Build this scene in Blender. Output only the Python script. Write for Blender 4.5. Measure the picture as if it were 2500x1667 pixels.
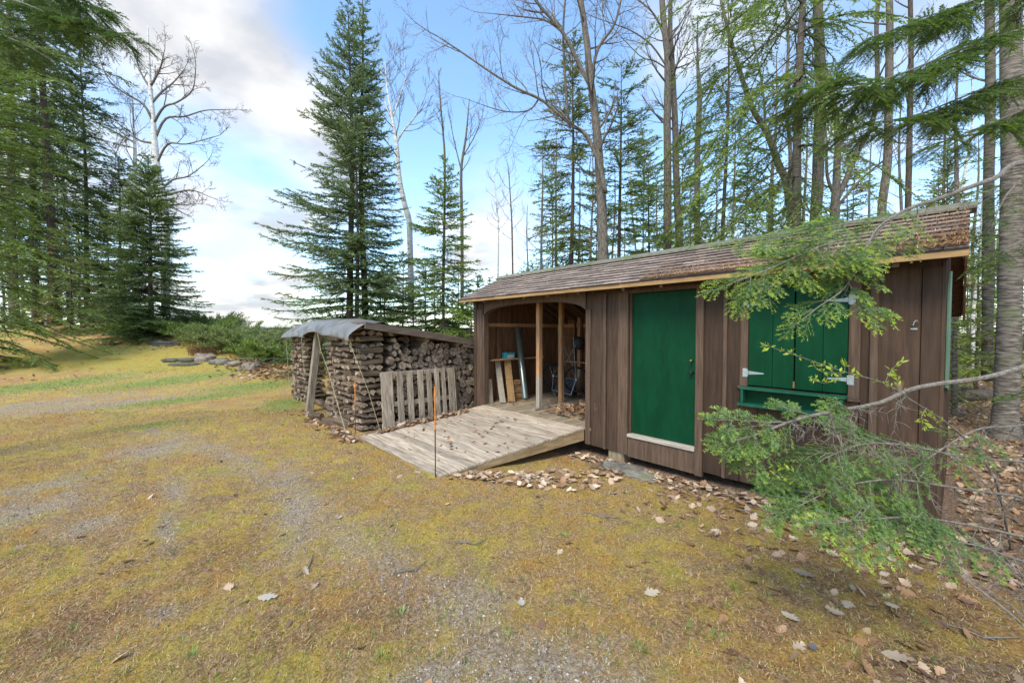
import bpy, math, random
import numpy as np
from mathutils import Vector
PI = math.pi
R = math.radians
for o in list(bpy.data.objects): bpy.data.objects.remove(o)
SC = bpy.context.scene
COL = SC.collection

# ------------------------------------------------------------------ camera
CH = 1.85                       # lens height above the ramp foot
CAM = np.array([0.0, 0.0, CH])
YAW = math.atan(1096 / 976.0); PIT = math.atan(26 / 976.0)
FW = np.array([-math.sin(YAW) * math.cos(PIT), math.cos(YAW) * math.cos(PIT), -math.sin(PIT)])
RT = np.array([math.cos(YAW), math.sin(YAW), 0.0])
UP = np.cross(RT, FW)
cd = bpy.data.cameras.new('camera'); cam = bpy.data.objects.new('camera', cd); COL.objects.link(cam)
cam.location = CAM; cam.rotation_euler = (PI / 2 - PIT, 0, YAW)
cd.sensor_width = 36; cd.lens = 36 * 976 / 2500.0
cd.clip_start = 0.05; cd.clip_end = 2000
SC.camera = cam

# ------------------------------------------------------------------ light
SUN_EL, SUN_AZ = 50, 160        # azimuth measured clockwise from +Y
SC.view_settings.view_transform = 'Standard'; SC.view_settings.look = 'None'
SC.view_settings.gamma = 1; SC.view_settings.exposure = 1.65
W = bpy.data.worlds.new('World'); SC.world = W; W.use_nodes = True
nt = W.node_tree; N = nt.nodes; L = nt.links
for n in list(N): N.remove(n)
SKY_STR = 0.125
def wn(t, **k):
    n = N.new(t)
    for a, b in k.items(): setattr(n, a, b)
    return n
sky = wn('ShaderNodeTexSky', sky_type='NISHITA', sun_disc=False)
sky.sun_elevation = R(SUN_EL); sky.sun_rotation = R(SUN_AZ); sky.air_density = 1.0; sky.dust_density = 0.6; sky.ozone_density = 2.5
tc = wn('ShaderNodeTexCoord')
sep = wn('ShaderNodeSeparateXYZ'); L.new(tc.outputs['Generated'], sep.inputs[0])
ad = wn('ShaderNodeMath', operation='ADD'); ad.inputs[1].default_value = 0.22; L.new(sep.outputs[2], ad.inputs[0])
mx = wn('ShaderNodeMath', operation='MAXIMUM'); mx.inputs[1].default_value = 0.05; L.new(ad.outputs[0], mx.inputs[0])
cmb = wn('ShaderNodeCombineXYZ')
for k in (0, 1):
    dv = wn('ShaderNodeMath', operation='DIVIDE'); L.new(sep.outputs[k], dv.inputs[0]); L.new(mx.outputs[0], dv.inputs[1]); L.new(dv.outputs[0], cmb.inputs[k])
nz = wn('ShaderNodeTexNoise'); nz.inputs['Scale'].default_value = 1.15; nz.inputs['Detail'].default_value = 8; nz.inputs['Roughness'].default_value = 0.52
nz.inputs['Distortion'].default_value = 0.35
L.new(cmb.outputs[0], nz.inputs['Vector'])
dens = nz.outputs['Fac']
def madd(a, b):
    m = wn('ShaderNodeMath', operation='ADD'); L.new(a, m.inputs[0])
    if isinstance(b, float): m.inputs[1].default_value = b
    else: L.new(b, m.inputs[1])
    return m.outputs[0]
# cloud banks and clear holes: direction (as seen from the clearing), angular size, weight
for px, py, sz, wgt in ((440, 120, .36, .22), (640, 230, .18, .10), (520, 520, .16, .10), (590, 690, .16, .16), (700, 440, .14, .08), (500, 410, .15, -.26), (640, 400, .12, -.22), (560, 610, .09, -.24), (690, 60, .10, -.1),
                        (980, 160, .11, .06), (1120, 60, .30, -.26), (900, 330, .25, -.10), (1300, 230, .22, -.12), (1230, 450, .16, .16), (1950, 120, .35, .0),
                        (1700, 40, .16, .12), (1560, 330, .18, -.08), (2300, 330, .30, -.03), (880, 20, .14, -.10), (1700, 450, .14, -.1)):
    d = FW + RT * ((px - 1250) / 976.) - UP * ((py - 833.5) / 976.); d /= np.linalg.norm(d)
    dt = wn('ShaderNodeVectorMath', operation='DISTANCE'); L.new(tc.outputs['Generated'], dt.inputs[0]); dt.inputs[1].default_value = tuple(d)
    mr = wn('ShaderNodeMapRange', interpolation_type='SMOOTHSTEP'); mr.inputs['From Min'].default_value = sz * 1.5; mr.inputs['From Max'].default_value = 0
    mr.inputs['To Min'].default_value = 0; mr.inputs['To Max'].default_value = wgt; L.new(dt.outputs['Value'], mr.inputs['Value'])
    dens = madd(dens, mr.outputs[0])
cr = wn('ShaderNodeMapRange', interpolation_type='SMOOTHSTEP'); cr.inputs['From Min'].default_value = 0.42; cr.inputs['From Max'].default_value = 0.70
cr.inputs['To Max'].default_value = 0.97
L.new(dens, cr.inputs['Value'])
nz2 = wn('ShaderNodeTexNoise'); nz2.inputs['Scale'].default_value = 2.6; nz2.inputs['Detail'].default_value = 5; L.new(cmb.outputs[0], nz2.inputs['Vector'])
cc = wn('ShaderNodeValToRGB'); cc.color_ramp.elements[0].position = .41; cc.color_ramp.elements[0].color = (.46, .475, .51, 1); cc.color_ramp.elements[1].position = .68; cc.color_ramp.elements[1].color = (.87, .845, .80, 1)
L.new(nz2.outputs['Fac'], cc.inputs[0])
bg1 = wn('ShaderNodeBackground'); bg1.inputs['Strength'].default_value = SKY_STR; tint = wn('ShaderNodeVectorMath', operation='MULTIPLY'); tint.inputs[1].default_value = (.98, 1.06, 1.04); L.new(sky.outputs[0], tint.inputs[0]); L.new(tint.outputs[0], bg1.inputs[0])
bg2 = wn('ShaderNodeBackground'); bg2.inputs['Strength'].default_value = 0.50; L.new(cc.outputs[0], bg2.inputs[0])
mxs = wn('ShaderNodeMixShader'); L.new(cr.outputs[0], mxs.inputs[0]); L.new(bg1.outputs[0], mxs.inputs[1]); L.new(bg2.outputs[0], mxs.inputs[2])
wo = wn('ShaderNodeOutputWorld'); L.new(mxs.outputs[0], wo.inputs[0])
sd = bpy.data.lights.new('sun', 'SUN'); sun = bpy.data.objects.new('sun', sd); COL.objects.link(sun)
sd.energy = 1.3; sd.angle = R(24); sd.color = (1, .93, .80)
az = R(SUN_AZ); el = R(SUN_EL)
sdir = Vector((math.sin(az) * math.cos(el), math.cos(az) * math.cos(el), math.sin(el)))
sun.rotation_euler = sdir.to_track_quat('Z', 'Y').to_euler()

# ------------------------------------------------------------------ helpers
def at(px, d, z=0.0):
    """point d metres ahead of the tripod along the compass heading of image column px"""
    v = np.array([FW[0], FW[1], 0]); v /= np.linalg.norm(v)
    w = v * d + RT * ((px - 1250) / 976. * d); w[2] = z
    return w
def p3(px, py, d): return CAM + d * (FW + RT * ((px - 1250) / 976.) - UP * ((py - 833.5) / 976.))
def norm(v):
    v = np.asarray(v, float); n = np.linalg.norm(v)
    return v / n if n > 1e-9 else v
class MB:
    def __init__(s): s.v = []; s.f = []; s.m = []; s.c = []
    def add(s, vs, fs, mi=0, c=None):
        b = len(s.v); s.v += [tuple(map(float, p)) for p in vs]
        s.f += [tuple(i + b for i in f) for f in fs]; s.m += [mi] * len(fs)
        if c is None: c = random.random()
        s.c += [c] * len(vs)
    def box(s, a, b, mi=0, c=None):
        x0, y0, z0 = a; x1, y1, z1 = b
        if x0 > x1: x0, x1 = x1, x0
        if y0 > y1: y0, y1 = y1, y0
        if z0 > z1: z0, z1 = z1, z0
        s.add([(x0, y0, z0), (x1, y0, z0), (x1, y1, z0), (x0, y1, z0), (x0, y0, z1), (x1, y0, z1), (x1, y1, z1), (x0, y1, z1)],
              [(0, 3, 2, 1), (4, 5, 6, 7), (0, 1, 5, 4), (1, 2, 6, 5), (2, 3, 7, 6), (3, 0, 4, 7)], mi, c)
    def hexa(s, p, mi=0, c=None):      # eight corners: bottom ring then top ring
        s.add(p, [(0, 3, 2, 1), (4, 5, 6, 7), (0, 1, 5, 4), (1, 2, 6, 5), (2, 3, 7, 6), (3, 0, 4, 7)], mi, c)
    def bar(s, a, b, w, h, up=(0, 0, 1), mi=0, c=None):   # board from a to b, w across, h along up
        a = np.array(a, float); b = np.array(b, float); t = norm(b - a); sd_ = norm(np.cross(t, up)); u = np.cross(sd_, t)
        q = []
        for z in (-h / 2, h / 2):
            q += [a - sd_ * w / 2 + u * z, b - sd_ * w / 2 + u * z, b + sd_ * w / 2 + u * z, a + sd_ * w / 2 + u * z]
        s.add(q, [(0, 3, 2, 1), (4, 5, 6, 7), (0, 1, 5, 4), (1, 2, 6, 5), (2, 3, 7, 6), (3, 0, 4, 7)], mi, c)
    def tube(s, pts, rad, n=6, mi=0, c=None, cap=True, rough=0):
        pts = [np.array(p, float) for p in pts]
        if not hasattr(rad, '__len__'): rad = [rad] * len(pts)
        t0 = norm(pts[1] - pts[0]); ref = np.array([0, 0, 1.]) if abs(t0[2]) < .9 else np.array([1., 0, 0])
        u = norm(np.cross(t0, ref)); vs = []
        for i, p in enumerate(pts):
            t = norm(pts[min(i + 1, len(pts) - 1)] - pts[max(i - 1, 0)])
            u = norm(u - t * np.dot(u, t)); w = np.cross(t, u)
            for k in range(n):
                a = 2 * PI * k / n; rr = rad[i] * (1 + (random.uniform(-rough, rough) if rough else 0))
                vs.append(p + (u * math.cos(a) + w * math.sin(a)) * rr)
        fs = []
        for i in range(len(pts) - 1):
            for k in range(n):
                k2 = (k + 1) % n; fs.append((i * n + k, i * n + k2, (i + 1) * n + k2, (i + 1) * n + k))
        if cap: fs += [tuple(range(n - 1, -1, -1)), tuple(range((len(pts) - 1) * n, len(pts) * n))]
        s.add(vs, fs, mi, c)
    def poly(s, pts, thick, axis, mi=0, c=None):   # planar outline given thickness along an axis vector
        pts = [np.array(p, float) for p in pts]; a = np.array(axis, float) * thick; n = len(pts)
        s.add(pts + [p + a for p in pts], [tuple(range(n))[::-1], tuple(range(n, 2 * n))] + [(i, (i + 1) % n, n + (i + 1) % n, n + i) for i in range(n)], mi, c)
    def build(s, name, mats, parent=None, smooth=False, bevel=0):
        me = bpy.data.meshes.new(name)
        v = np.array(s.v)
        if parent is not None: v = v - np.array(parent['_o'])
        me.from_pydata([tuple(p) for p in v], [], s.f); 
        if not isinstance(mats, (list, tuple)): mats = [mats]
        for m in mats: me.materials.append(m)
        me.polygons.foreach_set('material_index', s.m)
        ca = me.color_attributes.new('Col', 'FLOAT_COLOR', 'POINT')
        c = np.ones((len(s.v), 4)); 
        for i, q in enumerate(s.c):
            if isinstance(q, (int, float)): c[i, :3] = q
            else: c[i, :3] = q
        ca.data.foreach_set('color', c.ravel())
        if smooth: me.polygons.foreach_set('use_smooth', [True] * len(s.f))
        me.update()
        o = bpy.data.objects.new(name, me); COL.objects.link(o)
        if parent is not None: o.parent = parent
        if bevel:
            b = o.modifiers.new('bevel', 'BEVEL'); b.width = bevel; b.segments = 1; b.limit_method = 'ANGLE'
        return o
def tri_mesh(name, V, C, mat, parent=None, nv=3):
    """V (n,nv,3) separate triangles/quads with colours C (n,nv,3) or (n,3)"""
    V = np.asarray(V, float); n = len(V)
    if parent is not None: V = V - np.array(parent['_o'])
    C = np.asarray(C, float)
    if C.ndim == 2: C = np.repeat(C[:, None, :], nv, 1)
    me = bpy.data.meshes.new(name)
    me.vertices.add(n * nv); me.vertices.foreach_set('co', V.reshape(-1).astype(np.float32))
    me.loops.add(n * nv); me.loops.foreach_set('vertex_index', np.arange(n * nv, dtype=np.int32))
    me.polygons.add(n); me.polygons.foreach_set('loop_start', np.arange(0, n * nv, nv, dtype=np.int32))
    me.materials.append(mat)
    ca = me.color_attributes.new('Col', 'FLOAT_COLOR', 'POINT')
    c4 = np.ones((n * nv, 4), np.float32); c4[:, :3] = C.reshape(-1, 3); ca.data.foreach_set('color', c4.ravel())
    me.update(calc_edges=True)
    o = bpy.data.objects.new(name, me); COL.objects.link(o)
    if parent is not None: o.parent = parent
    return o
def tag(o, label=None, cat=None, group=None, kind=None):
    if label: o['label'] = label
    if cat: o['category'] = cat
    if group: o['group'] = group
    if kind: o['kind'] = kind
    return o
def thing(name, loc, label, cat, group=None):
    o = bpy.data.objects.new(name, None); COL.objects.link(o); o.location = tuple(map(float, loc)); o.empty_display_size = .1
    o['_o'] = [float(x) for x in loc]
    return tag(o, label, cat, group)
def dup(root, loc, rz, label, group=None, scale=1.0):
    r = root.copy(); COL.objects.link(r); r.location = tuple(map(float, loc)); r.rotation_euler = (0, 0, rz); r.scale = (scale,) * 3
    r['label'] = label
    if group: r['group'] = group
    elif 'group' in r: del r['group']
    for ch in list(root.children):
        c = ch.copy(); COL.objects.link(c); c.parent = r
        for g in ch.children:
            d = g.copy(); COL.objects.link(d); d.parent = c
    return r

# ------------------------------------------------------------------ materials
def mat(name, c1, c2, scale=(1, 1, 1), nscale=6., rough=.8, bump=.2, bdist=.01, attr=.3, detail=6, lo=.35, hi=.65, spec=.3, rnd=0., extra=None, metal=0, coords='Object'):
    m = bpy.data.materials.new(name); m.use_nodes = True; t = m.node_tree; n = t.nodes; l = t.links
    b = n['Principled BSDF']; b.inputs['Roughness'].default_value = rough; b.inputs['Specular IOR Level'].default_value = spec; b.inputs['Metallic'].default_value = metal
    tc = n.new('ShaderNodeTexCoord'); mp = n.new('ShaderNodeMapping'); mp.inputs['Scale'].default_value = scale; l.new(tc.outputs[coords], mp.inputs[0])
    vec = mp.outputs[0]
    oi = n.new('ShaderNodeObjectInfo')
    if rnd:
        cb = n.new('ShaderNodeVectorMath'); cb.operation = 'SCALE'; cb.inputs[0].default_value = (31., 17., 23.); l.new(oi.outputs['Random'], cb.inputs['Scale'])
        ad = n.new('ShaderNodeVectorMath'); ad.operation = 'ADD'; l.new(vec, ad.inputs[0]); l.new(cb.outputs[0], ad.inputs[1]); vec = ad.outputs[0]
    nz = n.new('ShaderNodeTexNoise'); nz.inputs['Scale'].default_value = nscale; nz.inputs['Detail'].default_value = detail; nz.inputs['Roughness'].default_value = .62; l.new(vec, nz.inputs['Vector'])
    rp = n.new('ShaderNodeValToRGB'); rp.color_ramp.elements[0].position = lo; rp.color_ramp.elements[1].position = hi
    rp.color_ramp.elements[0].color = (*c1, 1); rp.color_ramp.elements[1].color = (*c2, 1); l.new(nz.outputs['Fac'], rp.inputs[0])
    out = rp.outputs[0]
    if extra: out = extra(t, vec, out, tc)
    if attr:
        at_ = n.new('ShaderNodeAttribute'); at_.attribute_name = 'Col'
        mr = n.new('ShaderNodeMapRange'); mr.inputs['To Min'].default_value = 1 - attr; mr.inputs['To Max'].default_value = 1 + attr; l.new(at_.outputs['Fac'], mr.inputs['Value'])
        ml = n.new('ShaderNodeVectorMath'); ml.operation = 'SCALE'; l.new(out, ml.inputs[0]); l.new(mr.outputs[0], ml.inputs['Scale']); out = ml.outputs[0]
    if rnd:
        mr = n.new('ShaderNodeMapRange'); mr.inputs['To Min'].default_value = 1 - rnd; mr.inputs['To Max'].default_value = 1 + rnd; l.new(oi.outputs['Random'], mr.inputs['Value'])
        ml = n.new('ShaderNodeVectorMath'); ml.operation = 'SCALE'; l.new(out, ml.inputs[0]); l.new(mr.outputs[0], ml.inputs['Scale']); out = ml.outputs[0]
    l.new(out, b.inputs['Base Color'])
    if bump:
        bp = n.new('ShaderNodeBump'); bp.inputs['Strength'].default_value = bump; bp.inputs['Distance'].default_value = bdist; l.new(nz.outputs['Fac'], bp.inputs['Height']); l.new(bp.outputs[0], b.inputs['Normal'])
    return m
def spots(c, scale, thr, amt):     # knots / worn places with an outline of their own
    def fn(t, vec, out, tc):
        n = t.nodes; l = t.links
        nz = n.new('ShaderNodeTexNoise'); nz.inputs['Scale'].default_value = 1; nz.inputs['Detail'].default_value = 3
        mp = n.new('ShaderNodeMapping'); mp.inputs['Scale'].default_value = scale; l.new(tc.outputs['Object'], mp.inputs[0]); l.new(mp.outputs[0], nz.inputs['Vector'])
        mr = n.new('ShaderNodeMapRange'); mr.inputs['From Min'].default_value = thr; mr.inputs['From Max'].default_value = thr + .1; mr.inputs['To Max'].default_value = amt; l.new(nz.outputs['Fac'], mr.inputs['Value'])
        mx = n.new('ShaderNodeMix'); mx.data_type = 'RGBA'; l.new(mr.outputs[0], mx.inputs['Factor']); l.new(out, mx.inputs['A']); mx.inputs['B'].default_value = (*c, 1)
        return mx.outputs['Result']
    return fn
def foliage(name, tint=(1, 1, 1), trans=.3):
    m = bpy.data.materials.new(name); m.use_nodes = True; t = m.node_tree; n = t.nodes; l = t.links
    for q in list(n): n.remove(q)
    a = n.new('ShaderNodeAttribute'); a.attribute_name = 'Col'
    mu = n.new('ShaderNodeVectorMath'); mu.operation = 'MULTIPLY'; l.new(a.outputs['Color'], mu.inputs[0]); mu.inputs[1].default_value = tint
    d = n.new('ShaderNodeBsdfDiffuse'); l.new(mu.outputs[0], d.inputs[0])
    tr = n.new('ShaderNodeBsdfTranslucent'); l.new(mu.outputs[0], tr.inputs[0])
    mx = n.new('ShaderNodeMixShader'); mx.inputs[0].default_value = trans; l.new(d.outputs[0], mx.inputs[1]); l.new(tr.outputs[0], mx.inputs[2])
    gl = n.new('ShaderNodeBsdfGlossy'); gl.inputs['Roughness'].default_value = .45; gl.inputs[0].default_value = (.5, .6, .5, 1)
    m2 = n.new('ShaderNodeMixShader'); m2.inputs[0].default_value = .05; l.new(mx.outputs[0], m2.inputs[1]); l.new(gl.outputs[0], m2.inputs[2])
    o = n.new('ShaderNodeOutputMaterial'); l.new(m2.outputs[0], o.inputs[0])
    return m
M = {}
M['siding'] = mat('brown_stained_siding', (.040, .0225, .0138), (.074, .043, .0265), (9, 9, .7), 3., .75, .35, .004, .25, extra=spots((.27, .17, .105), (6, 6, 2.6), .665, .75))
M['trim'] = mat('lighter_brown_trim', (.066, .040, .026), (.122, .078, .052), (11, 11, .8), 3., .78, .35, .004, .12, extra=spots((.30, .20, .13), (6, 6, 2.2), .66, .7))
M['siding_in'] = mat('raw_board_inside', (.085, .040, .020), (.19, .095, .047), (7, 7, .6), 3., .85, .3, .004, .35, extra=spots((.05, .025, .015), (9, 9, 4), .66, .9))
M['stud'] = mat('fresh_sawn_stud', (.30, .15, .07), (.50, .29, .15), (16, 16, 1.2), 3., .8, .2, .003, .15, extra=spots((.14, .06, .03), (20, 20, 9), .68, .9))
M['studgrey'] = mat('greyed_stud_foot', (.20, .17, .13), (.36, .31, .25), (16, 16, 1.2), 3., .85, .3, .003, .15)
M['green'] = mat('dark_green_paint', (.0005, .034, .012), (.001, .050, .019), (3, 3, .8), 3., .55, .05, .002, .10, spec=.14)
M['greentrim'] = mat('green_trim_paint', (.006, .07, .038), (.014, .105, .06), (3, 3, 3), 5., .4, .1, .002, .15)
M['palegreen'] = mat('chalky_green_paint', (.085, .165, .095), (.14, .23, .145), (3, 3, .7), 4., .6, .2, .002, .1)
M['fascia'] = mat('raw_fascia_board', (.24, .14, .055), (.38, .235, .11), (1, 8, 8), 3., .75, .15, .002, .1)
M['sill'] = mat('weathered_threshold', (.28, .245, .20), (.46, .41, .35), (1.5, 14, 14), 3., .8, .3, .003, .1)
M['shingle'] = mat('brown_asphalt_shingle', (.185, .138, .112), (.330, .255, .208), (1, 1, 1), 22., .92, .5, .004, .34, detail=9)
M['shingle_edge_shade'] = mat('painted_course_shadow', (.020, .016, .014), (.045, .035, .03), (1, 1, 1), 22., .95, 0, .004, .1)  # shingle butt faces painted near black as the shadow line under each course
M['ridge'] = mat('grey_ridge_shingle', (.12, .115, .085), (.20, .19, .145), (1, 1, 1), 14., .92, .4, .004, .2, extra=spots((.11, .15, .05), (3, 3, 3), .52, .7))
M['deck'] = mat('weathered_deck_board', (.21, .160, .110), (.50, .415, .32), (1.1, 17, 17), 2.4, .85, .45, .004, .20, extra=spots((.20, .165, .12), (1.4, 6, 6), .60, .6))
M['deckside'] = mat('treated_joist', (.24, .16, .08), (.42, .30, .17), (9, 1.0, 9), 2., .85, .3, .004, .1, extra=spots((.10, .065, .035), (5, 4, 1.5), .60, .7))
M['floor'] = mat('shed_floor_board', (.20, .155, .10), (.36, .29, .20), (14, 1.1, 14), 2.4, .85, .4, .004, .2)
M['pallet'] = mat('grey_pallet_wood', (.20, .155, .11), (.46, .38, .29), (13, 13, 1.0), 2.6, .9, .5, .005, .25, extra=spots((.11, .075, .05), (8, 8, 2), .62, .8))
M['lean'] = mat('rough_brown_board', (.10, .07, .05), (.19, .145, .11), (9, 1, 9), 3., .85, .4, .005, .2)
M['bark'] = mat('grey_bark', (.075, .063, .050), (.215, .185, .15), (9, 9, 2.2), 3.2, .95, .9, .02, .1, lo=.38, hi=.66)
M['firbark'] = mat('ringed_fir_bark', (.065, .052, .040), (.25, .215, .175), (2.6, 2.6, 16), 2.2, .95, .9, .015, .1, lo=.40, hi=.66, extra=spots((.12, .15, .06), (2, 2, 1.4), .56, .6))
M['darkbark'] = mat('dark_spruce_bark', (.045, .034, .028), (.13, .10, .08), (9, 9, 2), 3., .95, .9, .02, .1)
M['birch'] = mat('white_birch_bark', (.42, .40, .37), (.74, .72, .69), (1.5, 1.5, 7), 2., .8, .3, .01, .1, extra=spots((.06, .05, .045), (3, 3, 11), .60, .95))
M['twig'] = mat('grey_twig', (.13, .105, .085), (.24, .20, .165), (4, 4, 4), 6., .9, .2, .003, .15)
M['darktwig'] = mat('dark_twig', (.05, .04, .035), (.11, .09, .075), (4, 4, 4), 6., .9, .0, .003, .15)
M['limb'] = mat('smooth_grey_limb', (.10, .085, .065), (.24, .21, .175), (12, 12, 12), 4., .8, .5, .004, .1)
M['log_bark'] = mat('firewood_bark', (.065, .044, .030), (.22, .155, .105), (2, 22, 22), 1.6, .95, 1., .02, 0, rnd=.35)
M['log_split'] = mat('firewood_split_face', (.13, .088, .056), (.38, .285, .20), (1.5, 26, 26), 2., .9, .7, .01, 0, rnd=.3)
def rings(t, vec, out, tc):
    n = t.nodes; l = t.links
    w = n.new('ShaderNodeTexWave'); w.wave_type = 'RINGS'; w.rings_direction = 'X'; w.inputs['Scale'].default_value = 22; w.inputs['Distortion'].default_value = 5; w.inputs['Detail'].default_value = 3
    l.new(tc.outputs['Object'], w.inputs['Vector'])
    mx = n.new('ShaderNodeMix'); mx.data_type = 'RGBA'; mx.blend_type = 'MULTIPLY'; mx.inputs['Factor'].default_value = .45; l.new(out, mx.inputs['A']); l.new(w.outputs['Color'], mx.inputs['B'])
    return mx.outputs['Result']
M['log_end'] = mat('firewood_cut_end', (.11, .074, .048), (.55, .42, .30), (1, 1, 1), 20., .95, .8, .01, 0, rnd=.38, extra=rings)
M['tarp'] = mat('grey_tarp', (.135, .132, .128), (.22, .216, .208), (1, 1, 1), 3., .34, .25, .02, .08, spec=.5)
M['rope'] = mat('pale_nylon_rope', (.34, .30, .17), (.48, .44, .28), (1, 1, 30), 6., .7, .3, .002, .1)
M['orange'] = mat('orange_stake_paint', (.50, .15, .02), (.66, .24, .05), (1, 1, 1), 30., .6, .2, .002, .1)
M['rust'] = mat('rusty_rod', (.045, .03, .025), (.12, .07, .045), (1, 1, 1), 40., .7, .2, .002, .1)
M['zinc'] = mat('zinc_hinge', (.28, .32, .32), (.40, .44, .44), (1, 1, 1), 30., .45, .1, .001, .1, metal=.3)
M['steel'] = mat('galvanised_duct', (.28, .33, .29), (.44, .50, .45), (6, 6, 1), 3., .30, .1, .002, .1, metal=.75)
M['dark'] = mat('black_rubber', (.008, .008, .009), (.02, .02, .022), (1, 1, 1), 20., .7, .1, .002, .1)
M['chrome'] = mat('spoke_metal', (.22, .23, .24), (.34, .35, .36), (1, 1, 1), 30., .4, 0, .001, .1, metal=.6)
M['cartfabric'] = mat('charcoal_cart_fabric', (.03, .032, .035), (.06, .062, .066), (1, 1, 1), 20., .8, .1, .002, .1)
M['blue'] = mat('turquoise_box_card', (.02, .22, .28), (.04, .32, .38), (1, 1, 1), 20., .5, 0, .001, .1)
M['white'] = mat('pale_print', (.45, .45, .40), (.62, .60, .52), (1, 1, 1), 30., .5, 0, .001, .1)
M['rusty_brass'] = mat('old_brass', (.20, .12, .05), (.32, .20, .09), (1, 1, 1), 30., .45, 0, .001, .1, metal=.6)
M['stone'] = mat('lichened_stone', (.085, .075, .062), (.22, .20, .17), (1, 1, 1), 7., .92, .9, .02, .12, extra=spots((.16, .17, .07), (5, 5, 5), .58, .6))
M['boulder'] = mat('pinkish_boulder', (.15, .12, .10), (.27, .225, .185), (1, 1, 1), 7., .9, .8, .02, .12)
M['slab'] = mat('dark_slate_slab', (.05, .046, .038), (.16, .15, .125), (1, 1, 3), 9., .92, .9, .02, .12, extra=spots((.15, .15, .05), (6, 6, 6), .58, .6))
M['block'] = mat('wood_footing_block', (.20, .15, .09), (.34, .27, .18), (6, 6, 2), 3., .9, .4, .004, .1)
M['needles'] = foliage('conifer_needles', trans=.38); M['leaf'] = foliage('fallen_leaf', trans=.15); M['bud'] = foliage('spring_leaf', trans=.45); M['blade'] = foliage('ground_blades', trans=.25)

# ------------------------------------------------------------------ ground
ctrl = []
def cp(px, d, z): w = at(px, d); ctrl.append((w[0], w[1], z))
for x, y, z in ((0, 0, -.06), (-2, 1, -.06), (1, 2, -.05), (0, 3, -.05), (-1.5, 3.5, -.05), (-3, 3, -.07), (-4.5, 2.7, -.06), (-7, 2.7, -.06), (-6, 1, -.07), (-4, -1, -.08), (-2, -3, -.1), (3, 0, -.05), (3, 5, -.08), (0, 6, -.08), (1, 9, -.1),
                (-4, 5, -.16), (-3, 5, -.13), (-2, 4.9, -.06), (-.5, 4.8, -.05), (-7, 5, -.12), (-5.5, 8.5, -.15), (-2, 9, -.12), (-7.6, 4, -.1), (-8.5, 6, -.08), (-9, 2.6, -.05), (-12, 2.6, 0.02), (-12, 5.5, .05), (-9, -1, -.08), (-8, 9, -.1), (6, 12, -.1), (10, 2, 0), (2, 16, -.15), (-5, 16, -.2), (-12, 18, -.2), (5, 25, -.1), (-10, 30, -.3), (20, 20, 0), (0, -12, -.1), (12, -10, 0), (-12, -14, 0)):
    ctrl.append((x, y, z))
for px, d, z in ((0, 13, -.02), (350, 13, 0), (600, 13, .02), (0, 16, .28), (200, 16, .3), (450, 16, .34), (640, 15.5, .3), (440, 17.4, .66), (400, 20, 1.18), (266, 24.5, 2.15), (132, 24, 2.15), (38, 23, 2.0), (-20, 17.5, .75), (560, 18, .9), (640, 18, .8), (150, 19.5, 1.15), (0, 19, 1.05),
                 (250, 23, 1.85), (330, 25, 2.0), (450, 23, 1.7), (600, 23, 1.6), (0, 26, 1.9), (-300, 20, 1.0), (-300, 28, 1.8), (720, 19, .9), (760, 24, 1.4), (860, 16, .25), (900, 24, .8), (1100, 18, 0), (1050, 26, .2), (300, 34, 2.2), (600, 34, 1.6), (800, 40, .8), (0, 40, 2.2), (-100, 60, 2.2), (400, 60, 1.8), (900, 60, 0), (1400, 60, -.4), (2000, 50, -.2), (2450, 30, 0)):
    cp(px, d, z)
ctrl = np.array(ctrl)
def _U(r2): return np.where(r2 > 1e-12, r2 * np.log(np.maximum(r2, 1e-12)) * .5, 0)
n_ = len(ctrl); K = _U(((ctrl[:, None, :2] - ctrl[None, :, :2]) ** 2).sum(-1)) + np.eye(n_) * 3.0
P_ = np.c_[np.ones(n_), ctrl[:, :2]]; A_ = np.zeros((n_ + 3, n_ + 3)); A_[:n_, :n_] = K; A_[:n_, n_:] = P_; A_[n_:, :n_] = P_.T
TW = np.linalg.solve(A_, np.r_[ctrl[:, 2], 0, 0, 0])
def ground_z(x, y):
    x = np.asarray(x, float); y = np.asarray(y, float); sh = x.shape; x = x.ravel(); y = y.ravel(); out = np.empty(len(x))
    r = np.hypot(x, y); k = np.minimum(1, 58 / np.maximum(r, 1e-6)); xc = x * k; yc = y * k
    for i in range(0, len(x), 20000):
        s = slice(i, i + 20000); r2 = (xc[s, None] - ctrl[None, :, 0]) ** 2 + (yc[s, None] - ctrl[None, :, 1]) ** 2
        out[s] = _U(r2) @ TW[:-3] + TW[-3] + TW[-2] * xc[s] + TW[-1] * yc[s]
    out = np.clip(out, -.5, 2.6)
    out += .012 * np.sin(x * 2.1 + np.sin(y * 1.3) * 2) * np.cos(y * 1.7 + 1.) + .008 * np.sin(x * 5.3 + y * 3.1) * np.sin(y * 4.7 - x)
    return out.reshape(sh)
def gz(p): return float(ground_z([p[0]], [p[1]])[0])
def on_ground(px, d): w = at(px, d); w[2] = gz(w); return w
def px_ground(px, py, z=-.06):
    r = FW + RT * ((px - 1250) / 976.) - UP * ((py - 833.5) / 976.); t = (z - CH) / r[2]; q = CAM + r * t; return q
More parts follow.
